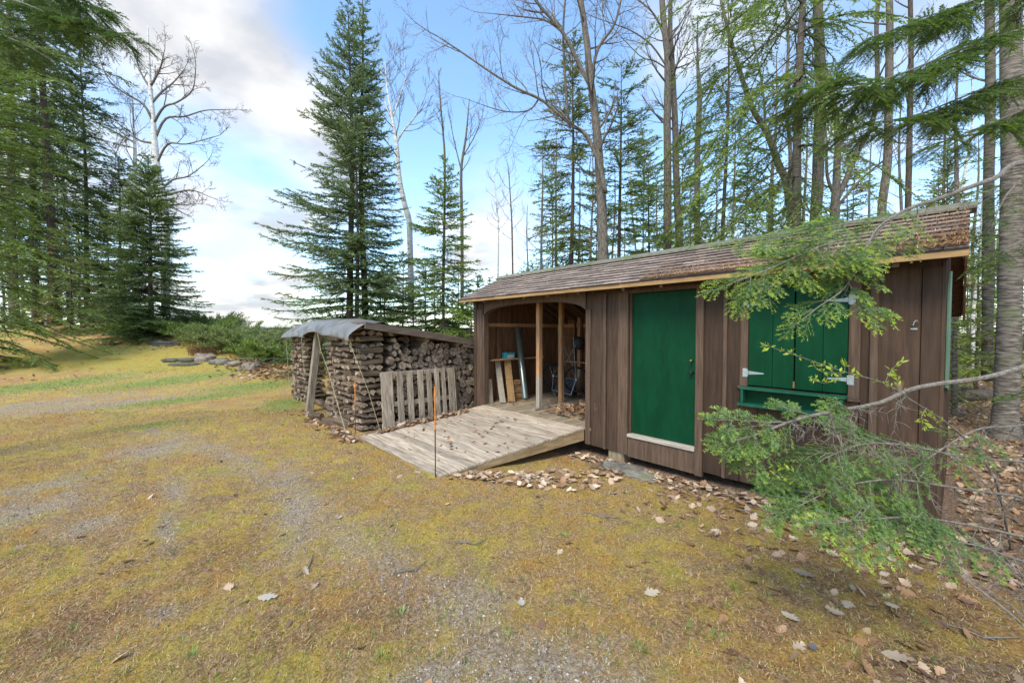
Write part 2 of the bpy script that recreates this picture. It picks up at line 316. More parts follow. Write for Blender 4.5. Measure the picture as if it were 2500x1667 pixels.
# polar sheet
rads = np.r_[0, np.geomspace(.35, 420, 330)]; NA = 640
ang = np.linspace(0, 2 * PI, NA, endpoint=False)
RR, AA = np.meshgrid(rads[1:], ang, indexing='ij')
GX = np.r_[0, (RR * np.sin(AA)).ravel()]; GY = np.r_[0, (RR * np.cos(AA)).ravel()]
rng = np.random.default_rng(5)
GZ = ground_z(GX, GY)
near = np.clip(1 - np.hypot(GX, GY) / 16, 0, 1)
GZ += near * rng.normal(0, .0050, len(GZ))
def blob(px, py, rx, ry, z=-.06, px2=None):
    """mask centred where that image point meets the lawn; rx, ry in metres across / along the view"""
    c = px_ground(px, py, z); v = norm([c[0], c[1], 0]); s = np.array([v[1], -v[0], 0])
    dx = GX - c[0]; dy = GY - c[1]; a = (dx * s[0] + dy * s[1]) / rx; b = (dx * v[0] + dy * v[1]) / ry
    return np.exp(-(a * a + b * b))
grav = np.zeros(len(GX)); grn = np.zeros(len(GX)); brn = np.zeros(len(GX)); lit = np.zeros(len(GX))
for b in ((60, 985, 2.2, .8), (230, 985, 2.0, .6), (380, 1095, .6, .7), (500, 1090, .4, .25), (730, 1240, .26, 1.1), (700, 1170, .3, .9), (430, 1190, .14, .6), (410, 1290, .10, .5), (1150, 1480, .3, .35), (1290, 1640, .6, .35), (1480, 1667, .35, .2), (1050, 1667, .35, .2), (70, 1240, .7, .45), (210, 1280, .3, .35), (400, 1490, .1, .12), (120, 1180, .5, .3)):
    grav = np.maximum(grav, blob(*b))
for b in ((380, 1035, .9, .25), (120, 945, 3, 1.2), (420, 940, 2.6, 1.1), (620, 950, 1.6, 1.1), (700, 990, .6, 1.1), (460, 975, 2, .8)):
    grn = np.maximum(grn, blob(*b))
for b in ((1900, 1560, 1.0, .5), (2300, 1500, 1.3, 1.1), (2450, 1400, 1.2, 1.), (60, 1130, .6, .5), (60, 1560, .9, .35), (700, 1180, .9, .6), (560, 1330, .6, .5), (900, 1500, 1., .4), (2000, 1350, .5, .3), (1750, 1300, .5, .3), (100, 1330, .6, .4)):
    b = (b[0], b[1], b[2] * 1.4, b[3] * 1.4); brn = np.maximum(brn, blob(*b) * .68)
for b in ((330, 1200, .35, 1.1), (380, 1480, .3, .3)): brn = np.maximum(brn, blob(*b) * .6)
_tr = [px_ground(a_, b_) for a_, b_ in ((1330, 1700), (1130, 1500), (900, 1360), (760, 1240), (640, 1150), (520, 1090), (360, 1050))]
for _a, _b in zip(_tr[:-1], _tr[1:]):      # the worn wheel track curving up to the left
    _d = _b - _a; _t = np.clip(((GX - _a[0]) * _d[0] + (GY - _a[1]) * _d[1]) / (_d[0] ** 2 + _d[1] ** 2), 0, 1); _q = np.hypot(GX - _a[0] - _t * _d[0], GY - _a[1] - _t * _d[1])
    grav = np.maximum(grav, .62 * np.exp(-(_q / .33) ** 2))
bank = np.clip((GZ - .12) / .3, 0, 1) * np.clip((31 - np.hypot(GX, GY)) / 5, 0, 1)
def sst(a, lo, hi): t = np.clip((a - lo) / (hi - lo), 0, 1); return t * t * (3 - 2 * t)
wob = .25 * np.sin(GX * 3.1 + GY) + .2 * np.sin(GY * 4.3 - GX * 2.)
lit = np.maximum(lit, sst(GX + wob, -.15, .35) * sst(GY + .9 * GX + wob, 2.3, 3.2))
lit = np.maximum(lit, sst(GY + wob * .3, 4.55, 4.95) * sst(GX, -7.6, -7.2))
lit = np.maximum(lit, sst(GY, 6.0, 6.8))
lit = np.maximum(lit, sst(GX + wob * .3, -7.7, -7.3) * (1 - sst(GX, -4.7, -4.3)) * sst(GY, 2.7, 3.0))
lit = np.maximum(lit, sst(np.hypot(GX, GY), 34, 42))
lit *= 1 - bank * .8
me = bpy.data.meshes.new('ground')
me.vertices.add(len(GX)); me.vertices.foreach_set('co', np.c_[GX, GY, GZ].astype(np.float32).ravel())
nr = len(rads) - 1
i0 = (1 + np.arange(nr - 1)[:, None] * NA + np.arange(NA)[None, :]); i1 = (1 + np.arange(nr - 1)[:, None] * NA + (np.arange(NA)[None, :] + 1) % NA)
quads = np.stack([i0, i0 + NA, i1 + NA, i1], -1).reshape(-1, 4)
tri = np.stack([np.zeros(NA, int), 1 + np.arange(NA), 1 + (np.arange(NA) + 1) % NA], -1)
lv = np.r_[tri.ravel(), quads.ravel()]
me.loops.add(len(lv)); me.loops.foreach_set('vertex_index', lv.astype(np.int32))
me.polygons.add(len(tri) + len(quads)); me.polygons.foreach_set('loop_start', np.r_[np.arange(NA) * 3, NA * 3 + np.arange(len(quads)) * 4].astype(np.int32))
me.update(calc_edges=True); me.polygons.foreach_set('use_smooth', [True] * len(me.polygons))
for nm, chans in (('MaskA', (grav * .56, grn, brn)), ('MaskB', (lit, bank, near))):
    ca = me.color_attributes.new(nm, 'FLOAT_COLOR', 'POINT'); ca.data.foreach_set('color', np.c_[chans[0], chans[1], chans[2], np.ones(len(GX))].astype(np.float32).ravel())
gob = bpy.data.objects.new('ground', me); COL.objects.link(gob); gob['kind'] = 'structure'
def ground_material():
    m = bpy.data.materials.new('mossy_lawn'); m.use_nodes = True; t = m.node_tree; n = t.nodes; l = t.links
    b = n['Principled BSDF']; b.inputs['Roughness'].default_value = .95; b.inputs['Specular IOR Level'].default_value = .1
    tc = n.new('ShaderNodeTexCoord')
    def noise(s, d=6, r=.6, dist=0):
        q = n.new('ShaderNodeTexNoise'); q.inputs['Scale'].default_value = s; q.inputs['Detail'].default_value = d; q.inputs['Roughness'].default_value = r; q.inputs['Distortion'].default_value = dist; l.new(tc.outputs['Object'], q.inputs['Vector']); return q.outputs['Fac']
    def ramp(f, cols):
        q = n.new('ShaderNodeValToRGB'); e = q.color_ramp.elements
        while len(e) < len(cols): e.new(.5)
        for i, (p, c) in enumerate(cols): e[i].position = p; e[i].color = (*c, 1)
        l.new(f, q.inputs[0]); return q.outputs[0]
    def mix(f, a, c, bt='MIX'):
        q = n.new('ShaderNodeMix'); q.data_type = 'RGBA'; q.blend_type = bt
        if isinstance(f, float): q.inputs['Factor'].default_value = f
        else: l.new(f, q.inputs['Factor'])
        l.new(a, q.inputs['A']); l.new(c, q.inputs['B']); return q.outputs['Result']
    def mask(f, nf, amt, lo, hi):     # blotchy edge: smoothstep of mask + noise
        q = n.new('ShaderNodeMath'); q.operation = 'MULTIPLY_ADD'; l.new(nf, q.inputs[0]); q.inputs[1].default_value = amt; l.new(f, q.inputs[2])
        r = n.new('ShaderNodeMapRange'); r.interpolation_type = 'SMOOTHSTEP'; r.inputs['From Min'].default_value = lo + amt * .5; r.inputs['From Max'].default_value = hi + amt * .5; l.new(q.outputs[0], r.inputs['Value']); return r.outputs[0]
    ma = n.new('ShaderNodeAttribute'); ma.attribute_name = 'MaskA'; sa = n.new('ShaderNodeSeparateColor'); l.new(ma.outputs['Color'], sa.inputs[0])
    mb = n.new('ShaderNodeAttribute'); mb.attribute_name = 'MaskB'; sb = n.new('ShaderNodeSeparateColor'); l.new(mb.outputs['Color'], sb.inputs[0])
    big = noise(.9, 7, .62, .4); mid = noise(4.5, 8, .7); fine = noise(38, 6, .75); vf = noise(150, 3, .7); big2 = noise(1.7, 6, .6, .2)
    moss = ramp(big, [(.30, (.37, .18, .060)), (.43, (.48, .285, .085)), (.54, (.52, .39, .085)), (.67, (.34, .33, .075))])
    moss = mix(mask(mid, fine, .5, .40, .62), moss, ramp(fine, [(.3, (.22, .12, .052)), (.7, (.58, .40, .22))]))
    bankc = ramp(mid, [(.32, (.33, .20, .055)), (.5, (.42, .34, .070)), (.68, (.31, .31, .085))])
    moss = mix(mask(sb.outputs[1], big, .9, .3, .8), moss, bankc)
    grass = ramp(mid, [(.3, (.19, .23, .06)), (.55, (.27, .32, .085)), (.8, (.38, .37, .13))])
    c = mix(mask(sa.outputs[1], mid, 1.0, .2, .95), moss, grass)
    brown = ramp(fine, [(.3, (.14, .07, .035)), (.55, (.31, .17, .08)), (.75, (.54, .33, .18))])
    c = mix(mask(sa.outputs[2], mid, 1.4, .30, .95), c, brown)
    vo = n.new('ShaderNodeTexVoronoi'); vo.inputs['Scale'].default_value = 75; l.new(tc.outputs['Object'], vo.inputs['Vector'])
    svo = n.new('ShaderNodeSeparateColor'); l.new(vo.outputs['Color'], svo.inputs[0])
    gravel = ramp(svo.outputs[0], [(0, (.24, .18, .12)), (.5, (.38, .31, .235)), (1, (.52, .45, .36))])
    gm = n.new('ShaderNodeMath'); gm.operation = 'MULTIPLY_ADD'; l.new(fine, gm.inputs[0]); gm.inputs[1].default_value = .9; l.new(mid, gm.inputs[2]); c = mix(mask(sa.outputs[0], gm.outputs[0], 1.25, .45, 1.35), c, gravel)
    litter = ramp(fine, [(.3, (.11, .07, .045)), (.5, (.25, .165, .11)), (.72, (.46, .34, .25))])
    c = mix(mask(sb.outputs[0], mid, .6, .4, .6), c, litter)
    # speckle: individual dark and pale bits of debris
    sp = ramp(vf, [(.30, (.42, .40, .38)), (.48, (.95, .95, .95)), (.62, (1.15, 1.12, 1.08)), (.75, (1.9, 1.8, 1.65))])
    c = mix(.75, c, sp, 'MULTIPLY')
    sp2 = ramp(fine, [(.32, (.55, .52, .48)), (.52, (1, 1, 1)), (.72, (1.5, 1.42, 1.3))]); c = mix(.8, c, sp2, 'MULTIPLY')
    l.new(c, b.inputs['Base Color'])
    bp = n.new('ShaderNodeBump'); bp.inputs['Strength'].default_value = .9; bp.inputs['Distance'].default_value = .03; l.new(fine, bp.inputs['Height'])
    b2 = n.new('ShaderNodeBump'); b2.inputs['Strength'].default_value = .8; b2.inputs['Distance'].default_value = .012; l.new(vf, b2.inputs['Height']); l.new(bp.outputs[0], b2.inputs['Normal']); l.new(b2.outputs[0], b.inputs['Normal'])
    return m
gob.data.materials.append(ground_material())
# ------------------------------------------------------------------ shed
YF, YB, XL, XR, ZB = 5.2, 7.85, -7.03, -.11, .045
ZT, ZRF = 2.62, .485           # wall top at front, roof slope
RY, RZ = 6.0, 3.105            # ridge line
def roofz(y): return RZ - ZRF * abs(y - RY)
random.seed(3)
shed = thing('garden_shed', ((XL + XR) / 2, (YF + YB) / 2, ZB), 'long low brown board shed with shingled roof, open arched bay, green door and green shutters', 'shed')
def boards(mb, xs, y, z0, z1, off=.0):
    for i in range(len(xs) - 1):
        d = -.012 if i % 2 else 0.0
        mb.box((xs[i] + .003, y + d + off, z0(xs[i]) if callable(z0) else z0), (xs[i + 1] - .003, y + .022 + d + off, z1), c=random.random())
w = MB()
boards(w, [-7.03, -6.93, -6.74], YF, -.0, ZT)
w.build('wall', M['siding'], shed, bevel=.003); w = MB()
boards(w, [-4.03, -3.90, -3.66, -3.43], YF, ZB - .03, 2.44)
w.build('wall', M['siding'], shed, bevel=.003); w = MB()
boards(w, [-2.17, -1.9, -1.74], YF, ZB, 2.44)
w.build('wall', M['siding'], shed, bevel=.003); w = MB()
boards(w, [-1.74, -1.55, -1.22, -.9, -.66], YF, ZB, 1.20)
w.build('wall', M['siding'], shed, bevel=.003); w = MB()
boards(w, [-.66, -.54, -.24, XR], YF, ZB, 2.44)
w.build('wall', M['siding'], shed, bevel=.003)
for q in ((-.585, -.525, ZB), (-3.68, -3.63, ZB - .03), (-1.93, -1.885, ZB)):
    w = MB(); w.box((q[0], YF - .035, q[2]), (q[1], YF - .0125, 2.42)); w.build('batten', M['trim'], shed, bevel=.003)
# gable ends, back wall
w = MB()
ys = np.linspace(YF + .03, YB, 12)
for i in range(len(ys) - 1):
    a, b = ys[i] + .002, ys[i + 1] - .002
    w.hexa([(XR - .022, a, ZB), (XR, a, ZB), (XR, b, ZB), (XR - .022, b, ZB), (XR - .022, a, roofz(a) - .06), (XR, a, roofz(a) - .06), (XR, b, roofz(b) - .06), (XR - .022, b, roofz(b) - .06)])
    w.box((XR + .0015, b - .02, ZB), (XR + .02, b + .03, roofz(b) - .09))
w.build('wall', M['siding'], shed)
w = MB()
for i in range(len(ys) - 1):
    a, b = ys[i] + .002, ys[i + 1] - .002
    w.hexa([(XL, a, ZB), (XL + .022, a, ZB), (XL + .022, b, ZB), (XL, b, ZB), (XL, a, roofz(a) - .06), (XL + .022, a, roofz(a) - .06), (XL + .022, b, roofz(b) - .06), (XL, b, roofz(b) - .06)])
w.build('wall', M['siding_in'], shed)
w = MB(); xs = np.arange(XL + .024, XR - .02, .21)
for i in range(len(xs) - 1): w.box((xs[i] + .002, YB, ZB), (xs[i + 1] - .002, YB + .022, roofz(YB) - .05))
w.build('wall', M['siding_in'], shed)
w = MB()                       # partition behind the door jamb side of the open bay
for i, y in enumerate(np.arange(YF + .05, YB - .2, .21)): w.box((-3.98, y + .002, .3), (-3.96, y + .208, min(roofz(y), roofz(y + .2)) - .06))
w.build('partition', M['siding_in'], shed)
# corner boards and head band
w = MB(); w.box((-.24, YF - .03, ZB), (-.118, YF - .013, 2.42)); w.build('corner_board', M['siding'], shed, bevel=.003)
w = MB(); w.box((-.118, YF - .03, ZB), (-.092, YF + .10, 2.47)); w.build('corner_board', M['siding'], shed, bevel=.003)
w = MB(); w.box((XL - .02, YF - .035, 0), (XL + .07, YF - .013, ZT)); w.build('corner_board', M['siding'], shed, bevel=.003)
w = MB(); w.box((-4.0, YF - .018, 2.42), (-.095, YF + .03, ZT + .03)); w.build('head_band', M['siding'], shed)
# arched opening trim
w = MB(); n = 28; x0, x1 = -6.70, -4.03
arch = []
for i in range(n + 1):
    t = i / n; x = x0 + (x1 - x0) * t; u = abs(2 * t - 1); z = 2.19 + .175 * (1 - u ** 3) ** .65; arch.append((x, z))
for i in range(n):
    (xa, za), (xb, zb) = arch[i], arch[i + 1]
    w.hexa([(xa, YF - .024, za), (xb, YF - .024, zb), (xb, YF + .10, zb), (xa, YF + .10, za), (xa, YF - .024, ZT + .02), (xb, YF - .024, ZT + .02), (xb, YF + .10, ZT + .02), (xa, YF + .10, ZT + .02)], c=.5)
w.build('arch_header', M['trim'], shed)
w = MB(); w.box((-6.77, YF - .026, .0), (-6.70, YF + .10, 2.19)); w.build('jamb', M['trim'], shed, bevel=.004)
w = MB(); w.box((-4.03, YF - .026, .02), (-3.935, YF + .10, 2.19)); w.build('jamb', M['trim'], shed, bevel=.004)
w = MB(); w.box((-6.95, YF - .03, .0), (-6.78, YF - .005, 2.30), c=.7); w.build('corner_post', M['trim'], shed, bevel=.004)
# door
w = MB(); w.box((-3.345, YF - .034, ZB - .03), (-3.25, YF + .02, 2.45)); w.box((-2.262, YF - .034, ZB - .06), (-2.165, YF + .02, 2.45)); w.box((-3.248, YF - .020, 2.395), (-2.264, YF + .03, 2.45))
w.box((-3.248, YF - .022, ZB - .05), (-2.264, YF + .02, .285)); w.box((-3.43, YF - .01, ZB - .02), (-3.346, YF + .02, 2.45))
w.box((-3.249, YF + .022, .33), (-3.225, YF + .09, 2.40)); w.box((-2.285, YF + .022, .33), (-2.263, YF + .09, 2.40))
w.build('door_frame', M['trim'], shed, bevel=.003)
w = MB(); w.box((-3.249, YF - .045, .288), (-2.263, YF + .07, .335)); w.build('threshold', M['sill'], shed, bevel=.006)
w = MB(); w.box((-3.222, YF + .055, .338), (-2.288, YF + .10, 2.392)); door = w.build('door', M['green'], shed, bevel=.004); door['_o'] = [0, 0, 0]
def knob(y, z, r, m_):
    w = MB(); w.tube([(-2.335, YF + .056, z), (-2.335, YF + .03, z), (-2.335, YF + .02, z), (-2.335, YF - .002, z), (-2.335, YF - .012, z)], [r * .8, r * .5, r * .9, r, r * .6], 12)
    o = w.build('door_knob' if r > .02 else 'lock', m_, None, smooth=True); o.parent = door; o.location = (-shed.location[0], -shed.location[1], -shed.location[2])
    return o
def subpart(o, parent):        # parent sits under the shed with the shed's origin
    o.parent = parent; o.location = (-shed.location[0], -shed.location[1], -shed.location[2]); return o
knob(0, 1.30, .024, M['dark']); knob(0, 1.46, .017, M['rusty_brass'])
# double shutters and frame
w = MB(); w.box((-1.74, YF - .033, 1.20), (-1.655, YF + .01, 2.42)); w.box((-.745, YF - .033, 1.17), (-.655, YF + .01, 2.42)); w.box((-1.654, YF - .03, 2.36), (-.746, YF + .01, 2.42))
w.box((-1.76, YF - .045, 1.175), (-1.655, YF - .0, 1.198)); w.box((-.745, YF - .045, 1.145), (-.645, YF - .0, 1.169))
w.build('window_frame', M['trim'], shed, bevel=.003)
def shutter(xa, xb, hx):
    w = MB(); xm = (xa + xb) / 2 + .02
    w.box((xa, YF - .018, 1.215), (xm - .0015, YF + .012, 2.355), c=.5); w.box((xm + .0015, YF - .0175, 1.215), (xb, YF + .012, 2.355), c=.55)
    o = w.build('shutter', M['green'], shed, bevel=.0025)
    s = 1 if hx < (xa + xb) / 2 else -1
    for z in (1.36, 2.16):
        h = MB(); y0 = YF - .021; y1 = YF - .0178
        h.poly([(hx, y1, z - .022), (hx + s * .16, y1, z - .006), (hx + s * .16, y1, z + .006), (hx, y1, z + .022)], .005, (0, -1, 0))
        h.box((hx - s * .055, YF - .038, z - .05), (hx - s * .012, YF - .0335, z + .05)); h.tube([(hx - s * .006, YF - .034, z - .045), (hx - s * .006, YF - .034, z + .045)], .007, 8)
        subpart(h.build('hinge', M['zinc']), o)
    return o
sL = shutter(-1.65, -1.207, -1.65); sR = shutter(-1.193, -.752, -.752)
w = MB(); w.tube([(-1.235, YF - .03, 1.93), (-1.20, YF - .035, 1.925), (-1.165, YF - .03, 1.93)], .005, 6); w.box((-1.24, YF - .03, 1.92), (-1.225, YF - .0185, 1.94)); w.box((-1.175, YF - .03, 1.915), (-1.16, YF - .0185, 1.945))
subpart(w.build('latch', M['zinc']), sL)
w = MB(); w.box((-1.208, YF - .03, 1.225), (-1.192, YF - .0185, 1.30)); subpart(w.build('bolt', M['rusty_brass']), sL)
# green serving shelf below the shutters
t_ = MB(); t_.box((-1.70, YF - .16, 1.175), (-.742, YF - .0335, 1.20))
t_.box((-1.69, YF - .15, 1.02), (-1.66, YF - .036, 1.1735)); t_.box((-.79, YF - .15, 1.02), (-.76, YF - .036, 1.1735))
t_.box((-1.72, YF - .17, .985), (-.742, YF - .036, 1.018)); t_.build('serving_shelf', M['greentrim'], shed, bevel=.003)
w = MB(); w.box((-1.655, YF - .042, 1.02), (-.795, YF - .037, 1.173)); w.build('shelf_back', M['green'], shed)
# hook, end panel
w = MB(); w.tube([(-.30, YF - .014, 1.90), (-.29, YF - .05, 1.90), (-.285, YF - .055, 1.93), (-.27, YF - .05, 1.945), (-.26, YF - .03, 1.93)], .004, 6); w.box((-.31, YF - .02, 1.86), (-.265, YF - .0135, 1.875)); w.build('hook', M['zinc'], shed)
w = MB(); w.poly([(XR + .021, 5.38, 1.33), (XR + .021, 6.5, 1.20), (XR + .021, 6.5, 2.5), (XR + .021, 6.1, 2.45), (XR + .021, 5.38, 2.22)], .014, (1, 0, 0)); w.build('end_shutter', M['palegreen'], shed)
# roof : deck, courses, ridge, fascia, tails
XA, XB = -7.15, .03; YE0, YE1 = 4.85, 8.05
w = MB()
for (ya, yb) in ((YE0 + .02, RY), (RY, YE1)):
    za, zb = roofz(ya) - .055, roofz(yb) - .055
    w.hexa([(XA + .03, ya, za - .02), (XB - .03, ya, za - .02), (XB - .03, yb, zb - .02), (XA + .03, yb, zb - .02), (XA + .03, ya, za), (XB - .03, ya, za), (XB - .03, yb, zb), (XA + .03, yb, zb)])
roof = w.build('roof', M['siding_in'], shed)
def courses(sgn, y_eave, y_top, nc):
    w = MB(); L_ = (y_top - y_eave)
    for k in range(nc):
        ya = y_eave + L_ * k / nc; yb = y_eave + L_ * min((k + 1.12) / nc, 1); x = XA + random.uniform(-.01, .0) - (.15 if k % 2 else 0)
        while x < XB:
            wd = .305 + random.uniform(-.012, .012); x2 = min(x + wd - .006, XB + random.uniform(0, .006)); xa = max(x, XA + random.uniform(-.012, 0))
            if x2 > xa + .02:
                jit = random.uniform(-.007, .007); th = .012 + random.uniform(-.002, .003); base_a = roofz(ya) - .038; base_b = roofz(yb) - .048; c = random.random()
                yj = ya - sgn * jit
                w.hexa([(xa, yj, base_a), (x2, yj, base_a), (x2, yb, base_b), (xa, yb, base_b), (xa, yj, base_a + th + .007), (x2, yj, base_a + th + .007 + random.uniform(0, .003)), (x2, yb, base_b + th), (xa, yb, base_b + th)] if sgn > 0 else
                       [(x2, yj, base_a), (xa, yj, base_a), (xa, yb, base_b), (x2, yb, base_b), (x2, yj, base_a + th + .01), (xa, yj, base_a + th + .01), (xa, yb, base_b + th), (x2, yb, base_b + th)], c=c)
                w.m[-4] = 1  # butt face at the lower edge gets the painted shadow colour
            x += wd
    return w
subpart(courses(1, YE0 - .015, RY, 10).build('shingles', [M['shingle'], M['shingle_edge_shade']]), roof); subpart(courses(-1, YE1 + .015, RY, 15).build('shingles', [M['shingle'], M['shingle_edge_shade']]), roof)
w = MB(); x = XA - .02; hh = .14
while x < XB + .02:
    x2 = min(x + .9, XB + .045); c = random.random(); zc = RZ + .012 + random.uniform(0, .006)
    for s in (-1, 1):
        w.hexa([(x, RY, zc - .02), (x2, RY, zc - .02), (x2, RY + s * hh, zc - .02 - hh * .52), (x, RY + s * hh, zc - .02 - hh * .52), (x, RY, zc), (x2 + .01, RY, zc + .004), (x2 + .01, RY + s * hh, zc - hh * .52 + .004), (x, RY + s * hh, zc - hh * .52)], c=c)
    x = x2 - .01
    if x2 >= XB + .04: break
subpart(w.build('ridge_cap', M['ridge']), roof)
w = MB(); w.box((XA, YE0 - .004, roofz(YE0) - .098), (XB, YE0 + .018, roofz(YE0) - .042)); w.build('fascia', M['fascia'], shed)
for X in (XA - .004, XB - .018):
    w = MB()
    for (ya, yb) in ((YE0 + .02, RY - .001), (RY + .001, YE1)):
        za, zb = roofz(ya) - .05, roofz(yb) - .05
        w.hexa([(X, ya, za - .07), (X + .02, ya, za - .07), (X + .02, yb, zb - .07), (X, yb, zb - .07), (X, ya, za), (X + .02, ya, za), (X + .02, yb, zb), (X, yb, zb)])
    w.build('rake_board', M['fascia'], shed)
for i, x in enumerate([-6.98, -6.72, -6.36, -5.86, -5.2, -4.62, -3.98, -3.18, -2.62, -1.6, -.95, -.42]):
    w = MB(); ya = YE0 + .04; yb = YB if i not in (1, 5) else RY
    w.hexa([(x, ya, roofz(ya) - .155), (x + .045, ya, roofz(ya) - .155), (x + .045, RY, RZ - .19), (x, RY, RZ - .19), (x, ya, roofz(ya) - .078), (x + .045, ya, roofz(ya) - .078), (x + .045, RY, RZ - .078), (x, RY, RZ - .078)])
    w.hexa([(x, RY + .002, RZ - .19), (x + .045, RY + .002, RZ - .19), (x + .045, YB, roofz(YB) - .19), (x, YB, roofz(YB) - .19), (x, RY + .002, RZ - .078), (x + .045, RY + .002, RZ - .078), (x + .045, YB, roofz(YB) - .078), (x, YB, roofz(YB) - .078)])
    w.build('rafter', M['trim'], shed)
# floor, joists, footing, inside
w = MB(); x = -7.0
while x < -3.98:
    w.box((x + .006, YF - .02, .245), (x + .132, YB, .285), c=random.random()); x += .14
w.build('floor', M['floor'], shed)
w = MB(); w.box((-7.0, YF + .03, .05), (-.2, YF + .07, .24)); w.build('rim_joist', M['lean'], shed)
for x, y in ((-3.62, YF - .0), (-.35, YF + .05), (-6.9, YF + .05), (-3.62, 7.4)):
    z = gz((x, y)) - .08; w = MB(); w.box((x, y + .03, z), (x + .28, y + .25, ZB - .005)); w.build('footing', M['block'], shed, bevel=.01)
for (x, y) in ((-5.56, 5.66), (-5.72, 6.5), (-6.2, 7.72)):
    w = MB(); top = roofz(y) - .1; zm = .95 if y < 6 else .3
    w.box((x - .045, y - .03, .33 if y < 6.2 else .286), (x + .045, y + .06, zm), mi=1); w.box((x - .045, y - .03, zm + .0005), (x + .045, y + .06, top), mi=0)
    w.build('stud', [M['stud'], M['studgrey']], shed, bevel=.002)
w = MB(); w.box((-5.60, 5.50, .2855), (-5.50, 6.55, .325)); w.build('sill_plate', M['studgrey'], shed, bevel=.003)
w = MB(); w.box((-7.0, 5.35, 1.94), (-6.93, YB, 2.02)); w.box((-6.93, YB - .045, 1.94), (-4.0, YB - .002, 2.02)); w.build('wall_rail', M['stud'], shed)
w = MB(); w.box((-7.0, 5.45, 1.19), (-6.80, 7.1, 1.22)); w.box((-6.79, YB - .22, 1.07), (-4.0, YB - .003, 1.10)); w.build('wall_shelf', M['stud'], shed)
for (x, y) in ((-6.985, 5.75), (-6.985, 7.0)): w = MB(); w.box((x, y, .286), (x + .045, y + .09, roofz(y) - .13)); w.build('stud', M['siding_in'], shed)
for x in (-6.4, -5.3, -4.4): w = MB(); w.box((x, YB - .095, .286), (x + .045, YB - .047, roofz(YB) - .13)); w.build('stud', M['siding_in'], shed)
w = MB(); w.bar((-5.2, 7.5, 2.1), (-4.3, 6.0, 2.85), .04, .09); w.build('bracing', M['siding_in'], shed)

# ------------------------------------------------------------------ ramp
ramp = thing('wooden_ramp', (-5.6, 4.0, -.03), 'grey weathered plank ramp sloping from the lawn up to the open bay of the shed', 'ramp')
TRp, TLp, BRp, BLp = (np.array(q) for q in ((-4.035, 5.17, .285), (-6.70, 5.17, .285), (-4.47, 2.72, -.035), (-7.12, 2.68, -.035)))
nb = 18
for k in range(nb):
    a, b = k / nb, (k + 1 - .085) / nb
    l0, l1 = BLp + (TLp - BLp) * a, BLp + (TLp - BLp) * b; r0, r1 = BRp + (TRp - BRp) * a, BRp + (TRp - BRp) * b
    e = random.uniform(-.006, .006); r0 = r0 + np.array([e, 0, 0]); r1 = r1 + np.array([e, 0, 0]); dz = np.array([0, 0, random.uniform(-.002, .003)])
    w = MB(); th = np.array([0, 0, .034]); w.hexa([l0 - th + dz, r0 - th + dz, r1 - th + dz, l1 - th + dz, l0 + dz, r0 + dz, r1 + dz, l1 + dz], c=random.random()); w.build('plank', M['deck'], ramp, bevel=.003)
for s, (B_, T_) in enumerate(((BRp, TRp), (BLp, TLp), ((BRp + BLp) / 2, (TRp + TLp) / 2))):
    ox = (-.045, .01, 0)[s]; th = np.array([0, 0, .036]); B2 = B_ + (T_ - B_) * .04 - th; T2 = T_ + (B_ - T_) * .002 - th; w_ = .04
    w = MB(); w.hexa([B2 + [ox, 0, -.05], B2 + [ox + w_, 0, -.05], T2 + [ox + w_, 0, -.175], T2 + [ox, 0, -.175], B2 + [ox, 0, 0], B2 + [ox + w_, 0, 0], T2 + [ox + w_, 0, 0], T2 + [ox, 0, 0]]); w.build('side_joist', M['deckside'], ramp)

# ------------------------------------------------------------------ things kept inside
duct = MB(); a = np.array([-6.62, 6.30, .29]); b = np.array([-6.92, 6.34, 1.93])
duct.tube([a, a + (b - a) * .02, a + (b - a) * .05, b], [.078, .08, .073, .073], 20)
tag(duct.build('metal_duct', M['steel'], smooth=True), 'shiny galvanised round duct leaning against the inside wall of the open bay', 'duct')
w = MB(); w.bar((-6.50, 5.78, .30), (-6.95, 6.02, 1.32), .035, .16, up=(.2, .8, .1)); tag(w.build('leaning_plank', M['fascia'], bevel=.003), 'orange brown plank leaning in the open bay beside the stacked strips of wood', 'plank', 'planks leaning inside the open bay')
w = MB(); w.bar((-6.54, 5.56, .30), (-6.97, 5.76, 1.18), .03, .13, up=(.2, .8, .1)); tag(w.build('leaning_plank', M['studgrey'], bevel=.003), 'tall grey plank leaning in the open bay beside the orange brown plank', 'plank', 'planks leaning inside the open bay')
w = MB(); w.bar((-6.72, 5.36, .29), (-6.80, 5.38, .80), .02, .15, up=(0, 1, 0)); tag(w.build('short_board', M['pallet'], bevel=.003), 'short grey board standing upright just inside the left jamb of the open bay', 'board')
for k in range(10):
    w = MB(); z = .287 + k * .045; j = random.uniform(-.03, .03); w.box((-6.93, 6.0 + j, z), (-6.68 + j, 6.22 + j * .6, z + .036)); o = w.build('wood_strip', M['stud' if k % 3 else 'fascia'], bevel=.003)
    tag(o, 'flat offcut of reddish wood in the short stack behind the leaning planks' if 0 < k < 9 else ('topmost flat wood offcut in the stack behind the leaning planks' if k else 'bottom flat wood offcut in the stack behind the leaning planks'), 'offcut', 'wood offcuts stacked in the open bay')
bx = thing('small_box', (-6.88, 6.02, 1.221), 'turquoise cardboard box with pale picture on the low wall shelf', 'box')
w = MB(); w.box((-6.96, 5.90, 1.222), (-6.82, 6.16, 1.36)); w.build('carton', M['blue'], bx); w = MB(); w.box((-6.819, 5.93, 1.23), (-6.817, 6.13, 1.31)); w.build('printed_panel', M['white'], bx)
